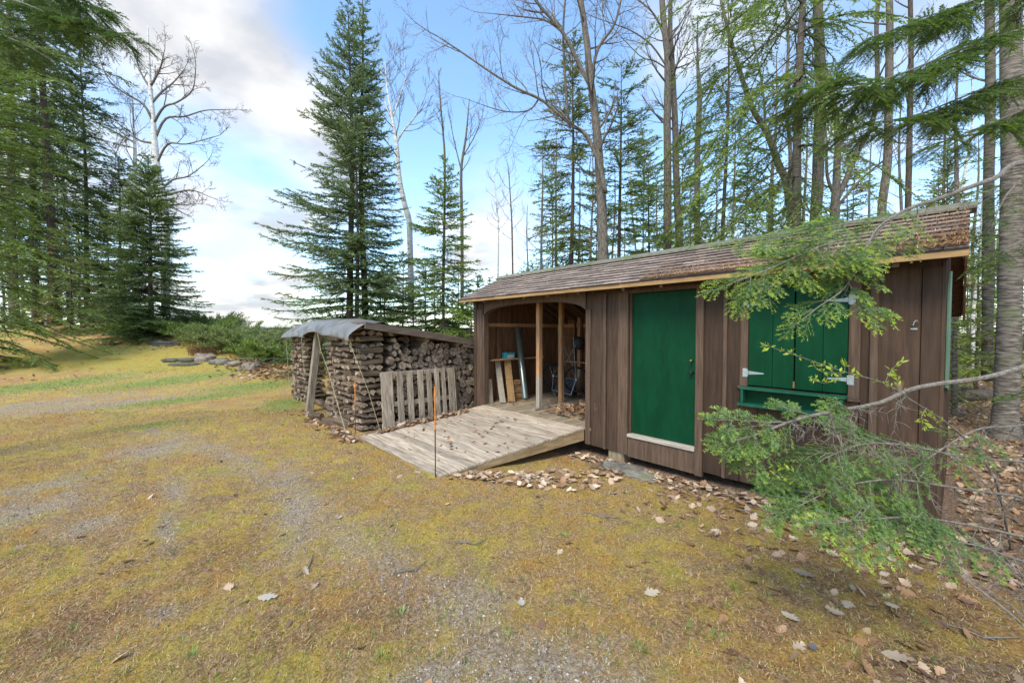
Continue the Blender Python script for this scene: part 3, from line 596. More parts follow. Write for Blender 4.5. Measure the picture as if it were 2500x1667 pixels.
# two wheeled folding cart
cart = thing('folded_cart', (-6.2, 7.3, .286), 'folded two wheeled cart with black tyres and spoked wheels at the back of the bay', 'cart')
C1 = np.array([-6.62, 7.25, .75]); C2 = np.array([-5.83, 7.15, .74]); ax = norm([.55, -.8, 0])
def wheel(c, axd, r=.27):
    u = np.array([0, 0, 1.]); v = norm(np.cross(axd, u)); n = 32
    w = MB(); w.tube([c + (u * math.cos(2 * PI * i / n) + v * math.sin(2 * PI * i / n)) * r for i in range(n)] + [c + u * r], .026, 8, cap=False); wh = w.build('wheel', M['dark'], cart, smooth=True)
    s = MB(); s.tube([c - axd * .04, c + axd * .04], .022, 10)
    for i in range(16): a_ = 2 * PI * i / 16; s.tube([c + axd * (.03 if i % 2 else -.03), c + (u * math.cos(a_) + v * math.sin(a_)) * (r - .02)], .003, 4)
    o = s.build('spokes', M['chrome']); o.parent = wh; o.location = tuple(-np.array(cart['_o']))
wheel(C1, ax); wheel(C2, ax)
w = MB(); w.tube([C1, C2], .012, 8); A1 = C1 + [.1, -.15, -.32]; A2 = C2 + [-.02, -.15, -.34]
w.tube([A1, A2], .024, 10); w.tube([C1, A1], .012, 8); w.tube([C2, A2], .012, 8); w.tube([C1 + [.25, 0, 0], C1 + [.3, -.1, .95], C2 + [0, -.1, .95], C2], .011, 8); w.tube([C1 + [.3, 0, .2], C2 + [0, 0, .8]], .008, 6); w.tube([C1 + [.3, 0, .8], C2 + [-.1, 0, .3]], .008, 6)
w.tube([A1, A1 + [.18, -.05, -.14], A2 + [-.1, -.05, -.1]], .010, 6); w.build('frame', M['chrome'], cart)
w = MB(); w.poly([C1 + [.12, .05, .0], C2 + [-.05, .05, .0], A2 + [0, .05, .02], A1 + [0.02, .05, .02]], .01, (0, 1, 0)); w.build('fabric_panel', M['cartfabric'], cart)
w = MB(); w.tube([(-6.05, 7.45, 1.45), (-6.0, 7.42, 1.62), (-5.98, 7.40, 1.7)], [.13, .15, .05], 12); w.build('canvas_bundle', M['cartfabric'], cart, smooth=True)

# ------------------------------------------------------------------ doorstep rock, stakes
def rock(name, c, s, seed, m_, label, cat, group=None, rz=0, sub=3, flat=.5, ang=.35):
    import bmesh
    from mathutils import noise
    bm = bmesh.new(); bmesh.ops.create_icosphere(bm, subdivisions=sub, radius=1)
    for v in bm.verts:
        p = v.co.copy(); q = p * 1.3 + Vector((seed * 7.3, seed, -seed)); d = 1 + ang * noise.noise(q) + .12 * noise.noise(q * 3) + .05 * noise.noise(q * 8)
        p = p * d; p.z = math.copysign(abs(p.z) ** .7, p.z) if abs(p.z) > 1e-6 else 0
        p.x = math.copysign(abs(p.x) ** .85, p.x) if abs(p.x) > 1e-6 else 0
        p = Vector((p.x * s[0], p.y * s[1], p.z * s[2])); v.co = Vector((p.x * math.cos(rz) - p.y * math.sin(rz), p.x * math.sin(rz) + p.y * math.cos(rz), p.z))
    me = bpy.data.meshes.new(name); bm.to_mesh(me); bm.free(); me.materials.append(m_)
    ca = me.color_attributes.new('Col', 'FLOAT_COLOR', 'POINT'); ca.data.foreach_set('color', np.full(len(me.vertices) * 4, .5, np.float32))
    o = bpy.data.objects.new(name, me); COL.objects.link(o); o.location = tuple(map(float, c)); return tag(o, label, cat, group)
rock('doorstep_rock', (-3.02, 4.86, -.13), (.42, .20, .10), 3, M['stone'], 'flat mossy rock lying as a step below the green door', 'rock', rz=-.06, sub=4)
def stake(c, h, split, lean, label):
    t = thing('driveway_stake', c, label, 'stake', 'orange topped metal stakes'); c = np.array(c); ln = np.array(lean)
    w = MB(); w.tube([c - [0, 0, .1], c + ln * split + [0, 0, split]], .008, 8); w.build('rod', M['rust'], t)
    w = MB(); w.tube([c + ln * split + [0, 0, split], c + ln * (h - .14) + [0, 0, h - .14], c + ln * (h - .13) + [0, 0, h - .13], c + ln * (h - .06) + [0, 0, h - .06], c + ln * (h - .05) + [0, 0, h - .05], c + ln * h + [0, 0, h]], [.0095, .0095, .017, .015, .010, .009], 8); w.build('painted_top', M['orange'], t)
stake((-4.54, 2.70, -.06), 1.19, .62, (0, 0, 0), 'thin metal stake with orange top at the lower corner of the ramp')
stake((-7.46, 2.74, -.06), .98, .52, (.01, 0, 0), 'thin metal stake with orange top in front of the crisscross firewood corner')
# ------------------------------------------------------------------ firewood
random.seed(11)
def log_mesh(kind, r, Ln=.45, seed=0):
    rr = random.Random(seed); w = MB(); n = 12; prof = []
    if kind == 'round': prof = [(math.cos(2 * PI * i / n), math.sin(2 * PI * i / n), 0) for i in range(n)]
    elif kind == 'half':
        prof = [(math.cos(PI * i / 8), math.sin(PI * i / 8) * .92 - .32, 0) for i in range(9)] + [(-.5, -.36, 2), (0, -.30, 2), (.5, -.36, 2)]
    else:
        prof = [(1.15 * math.cos(R(30 + 15 * i)), 1.15 * math.sin(R(30 + 15 * i)) - .35, 0) for i in range(9)] + [(-.5, -.25, 2), (0.0, -.72, 2), (.5, -.20, 2)]
    prof = [(y * r * rr.uniform(.9, 1.1), z * r * rr.uniform(.9, 1.1), m_) for y, z, m_ in prof]; n = len(prof)
    xs = [-.5, -.47, -.2, .15, .47, .5]; V = []; ph = rr.uniform(0, 6); skew = rr.uniform(-.04, .04)
    for j, x in enumerate(xs):
        k = .93 if j in (0, 5) else 1
        for i, (y, z, m_) in enumerate(prof):
            q = 1 + (.06 * math.sin(3 * i + 5 * x + ph) if m_ == 0 else 0)
            V.append((x * Ln + (skew * y / r * .4 if j in (0, 5) else 0), y * k * q + .02 * math.sin(4 * x + ph) * r * 3, z * k * q + .012 * math.cos(3 * x + ph)))
    w.add(V, [], 0, .5); b = 0
    for j in range(len(xs) - 1):
        for i in range(n):
            i2 = (i + 1) % n; mi = 2 if (prof[i][2] or prof[i2][2]) else 0
            w.f.append((j * n + i, (j + 1) * n + i, (j + 1) * n + i2, j * n + i2)); w.m.append(mi)
    w.f.append(tuple(range(n))); w.m.append(1); w.f.append(tuple(range((len(xs) - 1) * n, len(xs) * n))[::-1]); w.m.append(1)
    return w
LM = [M['log_bark'], M['log_end'], M['log_split']]
protos = {}
for k, rs in (('round', (.062, .078, .09)), ('half', (.085, .10, .075)), ('wedge', (.07, .085, .06))):
    protos[k] = []
    for j in range(6):
        o = log_mesh(k, rs[j % 3], seed=j * 7 + len(k)).build('firewood_log', LM); protos[k].append(o.data); bpy.data.objects.remove(o)
def place_log(kind, p, axis, roll, label, group, sc=1.0, flip=False):
    me = random.choice(protos[kind]); o = bpy.data.objects.new('firewood_log', me); COL.objects.link(o)
    ang = {'x': 0, 'y': PI / 2}[axis] + random.uniform(-.05, .05) + (PI if random.random() < .5 else 0)
    from mathutils import Euler, Matrix
    Mx = Matrix.Rotation(ang, 4, 'Z') @ Matrix.Rotation(random.uniform(-.03, .03), 4, 'Y') @ Matrix.Rotation(roll, 4, 'X')
    o.rotation_euler = Mx.to_euler(); o.location = tuple(map(float, p)); o.scale = (random.uniform(.93, 1.04), sc * random.uniform(.92, 1.08), sc * random.uniform(.92, 1.08))
    return tag(o, label, 'log', group)
hidden = []                    # the rest of the pile, one mass
XF = -7.42
def crib(xc, yc, z0, z1, label, group, par=0, keep=True, tilt=0):
    z = z0 + .05; lay = par
    while z < z1:
        ax = 'x' if lay % 2 == 0 else 'y'
        for j in (-1, 0, 1):
            off = j * .148 + random.uniform(-.012, .012); e = random.uniform(-.03, .03)
            p = (xc + e + tilt * z, yc + off, z) if ax == 'x' else (xc + off + tilt * z, yc + e, z)
            kind = random.choice(['half', 'half', 'wedge', 'half', 'wedge']); roll = random.uniform(-.3, .3) + (PI if random.random() < .12 else 0)
            if keep: place_log(kind, (p[0], p[1], p[2] + random.uniform(-.008, .008)), ax, roll, label, group, sc=random.uniform(.82, 1.0))
            else: hidden.append((kind, p, ax, roll))
        z += random.uniform(.102, .118); lay += 1
crib(XF - .23, 3.06, -.04, 1.92, 'split log in the crisscross corner stack nearest the ramp', 'logs of the crisscross corner stack')
crib(XF - .72, 3.02, -.04, 1.78, 'split log in the second crisscross stack along the left end of the pile', 'logs of the second crisscross stack', 1)
crib(XF - 1.20, 3.00, -.02, 1.76, '', '', 0, False); crib(XF - 1.68, 3.02, .0, 1.72, '', '', 1, False)
for q, par in ((-11.1, 0), (-11.6, 1), (-12.08, 0)): crib(q, 3.0, .02, 1.78, '', '', par, False)
# wall of log ends beside the ramp
z = .03
row = 0
while z < 1.80:
    y = 3.36 + (row % 2) * .07; big = random.uniform(.0, .01)
    while y < 5.95:
        top = 1.93 - .155 * (y - 2.8)
        wd = random.uniform(.125, .17)
        if z < top - .10 + (.05 if random.random() < .4 else 0) and not (3.5 < y < 4.0 and z > top - .34 and random.random() < .8):
            kind = random.choice(['round', 'round', 'half', 'wedge', 'round', 'wedge'])
            p = (XF - .22 + random.uniform(-.04, .04), y + wd / 2, z + random.uniform(-.02, .02)); roll = random.uniform(0, 6.28)
            place_log(kind, p, 'x', roll, 'weathered log with its end showing in the stacked wall between corner stack and shed', 'logs stacked end out beside the ramp', sc=wd / .145)
        y += wd
    z += random.uniform(.118, .135); row += 1
for yy in np.arange(3.4, 5.7, .16):      # second row behind, fills the gaps
    for zz in np.arange(.04, 1.9, .135):
        if zz < 1.88 - .155 * (yy - 2.8): hidden.append((random.choice(['round', 'half']), (XF - .75 + random.uniform(-.05, .05), yy, zz), 'x', 0)); hidden.append(('round', (XF - 1.25, yy + .07, zz), 'x', 0))
for xx in np.arange(-8.5, -9.3, -.5):
    for zz in np.arange(.04, 1.5, .15): hidden.append(('half', (xx, 3.4, zz), 'x', 0))
for xx in (-10.0, -10.5, -9.7):
    for yy in (3.0, 3.25): hidden.append(('round', (xx, yy, .05 + random.uniform(0, .05)), 'x', 0))
for xx in np.arange(-9.7, -12, -.46):
    for zz in np.arange(.04, 1.5, .14): hidden.append(('half', (xx, 4.6, zz), 'x', 0))
w = MB()
for kind, p, ax, roll in hidden:
    me = random.choice(protos[kind]); a = random.uniform(-.06, .06) + (PI / 2 if ax == 'y' else 0); cr_, sr_ = math.cos(roll), math.sin(roll); ca_, sa_ = math.cos(a), math.sin(a); sc = random.uniform(.85, 1.03)
    vs = []
    for v in me.vertices:
        x, y, z = v.co.x, v.co.y * sc, v.co.z * sc; y, z = y * cr_ - z * sr_, y * sr_ + z * cr_; x, y = x * ca_ - y * sa_, x * sa_ + y * ca_; vs.append((x + p[0], y + p[1], z + p[2]))
    b = len(w.v); w.v += vs; w.c += [.5] * len(vs)
    for q in me.polygons: w.f.append(tuple(i + b for i in q.vertices)); w.m.append(q.material_index)
tag(w.build('stacked_firewood', LM), 'rest of the weathered firewood pile in crisscross stacks and rows under the tarp', 'firewood', kind='stuff')
for k, (px, d, rz) in enumerate(((756, 8.6, .3), (800, 8.1, .9), (822, 7.9, .2), (752, 10.2, .0))):
    p = at(px, d); p[2] = gz(p) + .05; o = bpy.data.objects.new('firewood_log', protos['half' if k % 2 else 'round'][k]); COL.objects.link(o); o.location = tuple(p + [.0, .1, 0]); o.rotation_euler = (0.2, 0, rz)
    tag(o, ['loose log lying on the ground at the foot of the leaning post', 'loose split log on leaves beside the foot of the second crisscross stack', 'loose split log against the lower corner of the firewood pile', 'loose log on the ground by the far left stack'][k], 'log', 'loose logs at the foot of the pile')
# lean-to roof over the pile
leanto = thing('woodpile_roof', (-9.8, 4, 0), 'low board roof on posts sloping over the firewood from the tarp down to the shed', 'lean-to')
def lz(y): return 2.00 - .148 * (y - 2.8)
w = MB(); w.hexa([(-12.3, 2.85, lz(2.85)), (-7.24, 2.85, lz(2.85)), (-7.24, 5.9, lz(5.9)), (-12.3, 5.9, lz(5.9)), (-12.3, 2.85, lz(2.85) + .03), (-7.24, 2.85, lz(2.85) + .03), (-7.24, 5.9, lz(5.9) + .03), (-12.3, 5.9, lz(5.9) + .03)]); w.build('roof_sheet', M['lean'], leanto)
w = MB(); w.bar((-7.21, 2.84, lz(2.84) - .04), (-7.21, 5.55, lz(5.55) - .035), .05, .13); w.build('edge_beam', M['lean'], leanto, bevel=.004)
w = MB(); w.bar((-7.22, 5.0, lz(5.0) - .14), (-7.22, 5.9, lz(5.9) - .14), .04, .06); w.build('edge_beam', M['lean'], leanto)
for x, y in ((-12.2, 5.8), (-7.35, 5.85)):
    w = MB(); w.box((x - .05, y - .05, -.15), (x + .05, y + .05, lz(y) - .005)); w.build('post', M['pallet'], leanto)
w = MB(); w.bar((-10.02, 2.62, -.06), (-9.86, 2.80, 1.84), .135, .14, up=(0, 1, 0)); w.build('post', M['pallet'], leanto, bevel=.006)
# tarp over the end of the pile
from mathutils import noise as mno
def tarp():
    nx, ny = 90, 30; V = []; x0, x1 = -12.55, -7.22
    bot = lambda x: np.interp(x, [-12.55, -12.3, -11.5, -11.0, -10.3, -9.95, -9.5, -9.0, -8.4, -7.9, -7.22], [1.70, 1.66, 1.67, 1.70, 1.68, 1.78, 1.83, 1.78, 1.73, 1.70, 1.66])
    for i in range(nx + 1):
        x = x0 + (x1 - x0) * i / nx; arc = .13 * math.sin(PI * min(max((x + 12.4) / 5.3, 0), 1)) ** .7
        endd = max(0, (-12.25 - x) / .3) * .25
        for j in range(ny + 1):
            t = j / ny
            n1 = mno.noise(Vector((x * 1.5, t * 2, 3))); n2 = mno.noise(Vector((x * 5 + t * 3, t * 2, 7)))
            if t < .6:
                u = t / .6; fold = (.05 * math.sin(x * 4.5 + 6 * n1 + 2 * u) + .05 * n2) * (1 - u * .6); yt = 3.15; y = 2.58 + fold + (yt - 2.58) * u ** 1.6; z = bot(x) + (lz(yt) + .045 + arc - bot(x)) * math.sin(u * PI / 2) ** .9 + .03 * n2 * u
            else:
                u = (t - .6) / .4; yt = 3.15; yb_ = 4.1 + .2 * n1 if x < -8.3 else 4.1 - (x + 8.3) * .8; y = yt + (yb_ - yt) * u; z = lz(y) + .045 + arc * (1 - .5 * u) + .03 * n2 * (1 - u) + .012 * n1 * u
            V.append((x + .03 * n2, y, z - endd + .004 * n2))
    F = [(i * (ny + 1) + j, (i + 1) * (ny + 1) + j, (i + 1) * (ny + 1) + j + 1, i * (ny + 1) + j + 1) for i in range(nx) for j in range(ny)]
    w = MB(); w.add(V, F, 0, .5)
    for i in (0, nx):          # hems hanging over the two ends
        pass
    o = w.build('grey_tarp', M['tarp'], smooth=True); s = o.modifiers.new('solid', 'SOLIDIFY'); s.thickness = .004
    # side flap over the corner stack
    return tag(o, 'crumpled dark grey tarp draped over the left end of the firewood pile', 'tarp')
tarp()
def rope(pts, label, loops=()):
    w = MB(); w.tube(pts, .005, 6)
    for c in loops:
        c = np.array(c); w.tube([c + [.035 * math.cos(a), -.01, .05 * math.sin(a)] for a in np.linspace(0, 2 * PI, 12)], .005, 5)
    return tag(w.build('tie_rope', M['rope']), label, 'rope', 'ropes holding down the tarp')
rope([(-7.36, 2.62, 1.68), (-7.28, 2.62, 1.55), (-7.24, 2.9, .75), (-7.22, 3.12, -.04)], 'pale rope from the right corner of the tarp slanting down across the corner stack', [(-7.30, 2.62, 1.60)])
rope([(-9.15, 2.58, 1.80), (-8.95, 2.58, 1.45), (-8.6, 2.6, 1.1), (-7.62, 2.62, -.05)], 'yellowish rope slanting from mid tarp to the ground by the orange topped stake', [(-8.92, 2.58, 1.42)])
rope([(-10.42, 2.58, 1.69), (-10.40, 2.60, 1.2), (-10.34, 2.62, .85), (-10.2, 2.7, .8)], 'pale rope hanging from the tarp just left of the leaning post')
rope([(-11.95, 2.58, 1.67), (-11.98, 2.62, 1.1), (-12.05, 2.66, .3)], 'thin pale rope hanging over the far left firewood stack')
# pallet leaning on the log ends
pal = thing('wooden_pallet', (-7.28, 4.0, 0), 'grey slatted wooden pallet standing against the stacked log ends beside the ramp', 'pallet')
edges = [(3.13, 3.36), (3.45, 3.57), (3.66, 3.78), (3.89, 4.01), (4.09, 4.20), (4.28, 4.38), (4.44, 4.53), (4.60, 4.74)]
for a_, b_ in edges:
    zb = -.05 + (a_ - 3.13) * .09; top = 1.06 + random.uniform(-.012, .012)
    w = MB(); w.hexa([(-7.13, a_, zb), (-7.11, a_, zb), (-7.11, b_, zb), (-7.13, b_, zb), (-7.235, a_, top), (-7.215, a_, top), (-7.215, b_, top + .004), (-7.235, b_, top + .004)]); w.build('slat', M['pallet'], pal, bevel=.003)
w = MB(); w.hexa([(-7.13, 4.745, .1), (-7.10, 4.76, .1), (-7.19, 4.86, .1), (-7.22, 4.84, .1), (-7.235, 4.745, 1.06), (-7.215, 4.76, 1.06), (-7.30, 4.86, 1.04), (-7.32, 4.84, 1.04)]); w.build('slat', M['pallet'], pal)
for z0, th in ((.42, .07), (1.0, .06), (.03, .08)):
    xo = -7.135 - .1 * (z0 / 1.1); w = MB(); w.box((xo - .06, 3.14, z0 - .02), (xo - .012, 4.78, z0 + th)); w.build('stringer', M['pallet'], pal, bevel=.004)
# ------------------------------------------------------------------ trees
def rmix(c, k): return [c[0] * k, c[1] * k, c[2] * k]
GREENS = {'spruce': ((.115, .170, .060), (.285, .360, .125)), 'blue': ((.115, .175, .080), (.280, .360, .165)), 'fir': ((.140, .210, .050), (.340, .440, .095)), 'fresh': ((.18, .27, .035), (.40, .50, .07)), 'olive': ((.150, .185, .060), (.32, .37, .12))}
class Needles:
    def __init__(s): s.V = []; s.C = []
    def feather(s, P, D, U, L, Wd, col, rg, spread=.65, tip=None):
        """little needle clumps: base P, twig direction D, up U, clump length L, width Wd"""
        n = len(P); S = np.cross(D, U); S /= np.maximum(np.linalg.norm(S, axis=1), 1e-6)[:, None]
        side = np.where(rg.random(n) < .5, -1, 1)[:, None]
        d = D * rg.uniform(.45, .95, (n, 1)) + S * side * rg.uniform(spread * .3, spread * 1.3, (n, 1)) + U * rg.uniform(-.25, .45, (n, 1))
        d /= np.linalg.norm(d, axis=1)[:, None]
        wv = np.cross(d, U + rg.normal(0, .5, (n, 3))); wv /= np.maximum(np.linalg.norm(wv, axis=1), 1e-6)[:, None]
        ll = (L * rg.uniform(.7, 1.25, n))[:, None] if np.ndim(L) == 0 else (L * rg.uniform(.7, 1.25, n))[:, None]
        w2 = Wd * rg.uniform(.6, 1.2, n)[:, None] * .5
        s.V.append(np.stack([P - wv * w2, P + wv * w2, P + d * ll], 1)); s.C.append(col)
    def build(s, name, mat_, parent): return tri_mesh(name, np.concatenate(s.V), np.concatenate(s.C), mat_, parent)
def tree_root(name, loc, label, cat, group=None): return thing(name, loc, label, cat, group)
def trunk_path(base, top, wob, n, rg, bend=None):
    base = np.array(base, float); top = np.array(top, float); P = []
    a1, a2 = rg.uniform(0, 6, 2)
    for i in range(n + 1):
        t = i / n; p = base + (top - base) * t; k = math.sin(PI * t)
        p = p + np.array([math.sin(a1 + 5 * t), math.cos(a2 + 4 * t), 0]) * wob * k
        if bend is not None: p = p + np.array(bend) * k
        P.append(p)
    return np.array(P)
def conifer(name, loc, H, Rb, label, seed, cat='tree', group=None, tr=.14, base=.08, sp=.3, nb=5, clump=.10, tsp=.16, kind='spruce', prof=.8, droop=.35, tip=.25, skip=0., lean=(0, 0), gap=0., side=None, barkm='darkbark', dead=0, dens=1.0, topthin=0., maxlen=.9, cutoff=None, col2=None, trunk_top=None, wd=.44):
    rg = np.random.default_rng(seed); loc = np.array(loc, float)
    t = tree_root(name, loc, label, cat, group)
    top = loc + np.array([lean[0], lean[1], H]); P = trunk_path(loc - [0, 0, .2], top, .02 * H * .3, 24, rg)
    tt = np.linspace(0, 1, 25); rad = tr * (1 - tt) ** .85 + .008; rad[0] *= 1.3
    w = MB(); w.tube(P, rad, 10, rough=.05); w.build('trunk', M[barkm], t, smooth=True)
    br = MB(); nd = Needles(); c1, c2 = map(np.array, GREENS[kind]); hb = base * H; h = hb * .5 if dead else hb
    Up = np.array([0, 0, 1.])
    while h < H * .985:
        f = (h - hb) / (H - hb)
        if cutoff and h > cutoff: break
        pc = np.array([np.interp(h / H, tt, P[:, k]) for k in range(3)])
        isdead = h < hb
        for j in range(nb if f < .9 else 4):
            if rg.random() < skip: continue
            az_ = rg.uniform(0, 2 * PI)
            Lb = Rb * max(1 - max(f, 0), .0) ** prof * rg.uniform(.72, 1.08) + .12
            if f < .12: Lb *= .75 + 2 * max(f, 0)
            if rg.random() < gap: Lb *= rg.uniform(.3, .6)
            if isdead: Lb = Rb * rg.uniform(.25, .6)
            if side is not None:
                q = math.cos(az_ - side[0]); Lb *= 1 + side[1] * q
            hd = np.array([math.cos(az_), math.sin(az_), 0]); el0 = .1 + .75 * max(f, 0) ** 2 - droop * (1 - max(f, 0)) * .6
            m = max(4, int(Lb / .25)); u = np.linspace(0, 1, m + 1)
            path = pc + hd * (Lb * u)[:, None] + Up * (Lb * (el0 * u - droop * u ** 2 + tip * u ** 3))[:, None]
            path[1:] += rg.normal(0, .015 * Lb / m ** .5, (m, 3)).cumsum(0) * .7
            rb = np.maximum(.009 * Lb ** .8 * (1 - u) + .003, .003)
            br.tube(path, rb, 3, cap=False)
            if isdead:
                for _ in range(3):
                    k = rg.integers(1, m); q = path[k]; dd = norm(hd + rg.normal(0, .6, 3)); br.tube([q, q + dd * Lb * .3, q + dd * Lb * .5 - [0, 0, .05]], [.006, .004, .002], 3, cap=False)
                continue
            # side twigs
            ns = max(3, int(Lb * .86 / tsp * 2)); us = rg.uniform(.14 if Lb > 1.2 else .05, 1, ns); sg = np.where(np.arange(ns) % 2 == 0, 1, -1)
            tang = np.gradient(path, axis=0); tang /= np.linalg.norm(tang, axis=1)[:, None]
            bp = np.stack([np.interp(us, u, path[:, k]) for k in range(3)], 1); bt = np.stack([np.interp(us, u, tang[:, k]) for k in range(3)], 1)
            S = np.cross(bt, Up); S /= np.linalg.norm(S, axis=1)[:, None]
            tl = np.minimum(np.minimum(.5 * Lb, maxlen) * (1 - us) ** .6 * rg.uniform(.5, 1.1, ns) + .08, maxlen)
            td = bt * rg.uniform(.5, 1., (ns, 1)) + S * (sg * rg.uniform(.5, 1., ns))[:, None] + Up * rg.uniform(-.35, .12, (ns, 1)); td /= np.linalg.norm(td, axis=1)[:, None]
            # stations along twigs
            mm = int(np.ceil(tl.max() / (clump * .39)))
            g = (np.arange(mm)[None, :] + rg.random((ns, mm))) * clump * .39; ok = (g < tl[:, None]) & (rg.random((ns, mm)) < dens)
            pos = bp[:, None, :] + td[:, None, :] * g[..., None] - Up * (.18 * (g ** 2))[..., None]
            pp = pos[ok]; dd = np.repeat(td[:, None, :], mm, 1)[ok]; rel = (g / tl[:, None])[ok]
            # along the outer branch itself
            nm = int(Lb * .75 / (clump * .2)); um = rg.uniform(.25, 1, nm); pm = np.stack([np.interp(um, u, path[:, k]) for k in range(3)], 1); dm = np.stack([np.interp(um, u, tang[:, k]) for k in range(3)], 1)
            pp = np.concatenate([pp, pm]); dd = np.concatenate([dd, dm]); rel = np.concatenate([rel, um])
            k = np.clip(rg.normal(.35, .22, len(pp)) + .45 * rel ** 3 + rg.normal(0, .12), 0, 1)[:, None]; col = c1 * (1 - k) + c2 * k
            if col2 is not None and rg.random() < col2[1]: col = col * .4 + np.array(col2[0]) * .6 * rg.uniform(.7, 1.2, (len(pp), 1))
            Uu = np.repeat(Up[None], len(pp), 0)
            nd.feather(pp, dd, Uu, clump, clump * wd, col, rg)
            if Lb > .8:
                for q in range(0, ns, 3): br.tube([bp[q], bp[q] + td[q] * tl[q] * .8], [.004, .002], 3, cap=False)
        h += sp * (1 if f < .6 else .75) * rg.uniform(.7, 1.3)
    br.build('branches', M['darktwig'], t); nd.build('crown', M['needles'], t)
    return t
class Bare:
    """bare hardwood: twigs recursive"""
    def __init__(s, seed): s.rg = random.Random(seed); s.w = MB(); s.fine = MB()
    def grow(s, p, d, Ln, r, lev, maxlev, up=.12, spread=.6, kids=5, wig=.12, minr=.0035, ratio=.62):
        rg = s.rg; n = max(3, int(5 - lev + Ln / .9)); pts = [np.array(p, float)]; d = norm(d); rr = [r]
        for i in range(n):
            d = norm(d + np.array([rg.gauss(0, wig), rg.gauss(0, wig), rg.gauss(0, wig * .6) + up]) * 1.0)
            pts.append(pts[-1] + d * Ln / n); rr.append(max(r * (1 - .72 * (i + 1) / n), minr * .7))
        s.w.tube(pts, rr, 6 if lev == 0 else (5 if lev == 1 else 3), cap=False, mi=0 if lev <= 1 else 1)
        if lev < maxlev:
            kk = kids if lev > 0 else int(kids * 1.4)
            for j in range(kk):
                u = .25 + .75 * (j + rg.random()) / kk; i = min(int(u * n), n - 1); f = u * n - i; q = pts[i] + (pts[i + 1] - pts[i]) * f; t = norm(pts[i + 1] - pts[i])
                a = norm(np.cross(t, [rg.gauss(0, 1), rg.gauss(0, 1), rg.gauss(0, .7)])); dd = norm(t * (1 - spread * .5) + a * spread * rg.uniform(.7, 1.3))
                s.grow(q, dd, Ln * ratio * rg.uniform(.6, 1.1) * (1.15 - u * .5), max(rr[i] * .55, minr), lev + 1, maxlev, up, spread, kids, wig * 1.15, minr, ratio)
def bare_tree(name, pts, rads, limbs, label, seed, cat='tree', group=None, bark='bark', twig='twig', auto=0, autolen=2.5, autofrom=.5, maxlev=3, kids=5, up=.1, spread=.6, autor=.35, minr=.004):
    """trunk through pts; limbs = list of (pts, r0, r1, kids-per-limb)"""
    base = np.array(pts[0], float); t = tree_root(name, base, label, cat, group)
    # smooth resample
    def res(P, k=5):
        P = np.array(P, float); n = len(P); u = np.linspace(0, n - 1, (n - 1) * k + 1); out = []
        for x in u:
            i = min(int(x), n - 2); f = x - i; p0 = P[max(i - 1, 0)]; p1 = P[i]; p2 = P[i + 1]; p3_ = P[min(i + 2, n - 1)]
            out.append(.5 * ((2 * p1) + (-p0 + p2) * f + (2 * p0 - 5 * p1 + 4 * p2 - p3_) * f * f + (-p0 + 3 * p1 - 3 * p2 + p3_) * f ** 3))
        return np.array(out)
    TP = res(pts); rr = np.interp(np.linspace(0, 1, len(TP)), np.linspace(0, 1, len(rads)), rads)
    w = MB(); w.tube(TP, rr, 12, rough=.06); w.build('trunk', M[bark], t, smooth=True)
    B = Bare(seed); rg = B.rg; lw = MB()
    for lp, r0, r1, k in limbs:
        LP = res(lp, 4); lr = np.linspace(r0, r1, len(LP)); lw.tube(LP, lr, 7, rough=.05)
        for j in range(k):
            u = .25 + .75 * (j + rg.random()) / k; i = min(int(u * (len(LP) - 1)), len(LP) - 2); tg = norm(LP[i + 1] - LP[i]); a = norm(np.cross(tg, [rg.gauss(0, 1), rg.gauss(0, 1), rg.gauss(0, .6)]))
            B.grow(LP[i], norm(tg * .6 + a * .7 + np.array([0, 0, .1])), autolen * rg.uniform(.5, 1) * (1.1 - .5 * u), max(lr[i] * .5, minr * 1.5), 1, maxlev, up, spread, kids, minr=minr)
        B.grow(LP[-1], LP[-1] - LP[-2], autolen * .7, max(r1, minr), 1, maxlev, up, spread, kids, minr=minr)
    for j in range(auto):
        u = autofrom + (1 - autofrom) * (j + rg.random()) / auto; i = min(int(u * (len(TP) - 1)), len(TP) - 2); a_ = rg.uniform(0, 2 * PI)
        B.grow(TP[i], (math.cos(a_), math.sin(a_), rg.uniform(.2, .9)), autolen * rg.uniform(.5, 1) * (1.25 - .6 * u), max(rr[i] * autor, minr * 1.5), 1, maxlev, up, spread, kids, minr=minr)
    if lw.v: lw.build('limbs', M[bark if bark != 'birch' or seed != 51 else 'twig'], t, smooth=True)
    if B.w.v: B.w.build('branches', [M[bark if bark != 'birch' else twig], M[twig]], t)
    return t
def P3s(L_, d): return [p3(x, y, d) if len(q) == 2 else p3(x, y, q[2]) for q in L_ for x, y in [q[:2]]]
G = on_ground
# --- centre: the big spruces behind the woodpile
conifer('spruce_tree', G(856, 16), 14.7, 4.1, 'tall dense spruce with a full skirt of branches behind the tarp covered woodpile', 21, 'spruce', tr=.15, base=.02, sp=.30, nb=6, clump=.105, tsp=.13, kind='blue', prof=1.02, droop=.30, tip=.30, gap=.25, side=(math.atan2(-RT[1], -RT[0]), .12), lean=(.1, 0))
conifer('spruce_tree', G(893, 16.8), 15.8, 2.7, 'slightly taller slimmer spruce close on the right of the densest spruce', 22, 'spruce', tr=.15, base=.05, sp=.30, nb=6, clump=.11, tsp=.15, kind='spruce', prof=.95, droop=.30, tip=.3, gap=.3)
conifer('spruce_tree', G(872, 15.6), 9.5, 1.6, 'dark trunk of a third spruce rising between the two big spruces', 23, 'spruce', tr=.10, base=.25, sp=.4, nb=4, clump=.11, tsp=.2, kind='spruce', prof=.8)
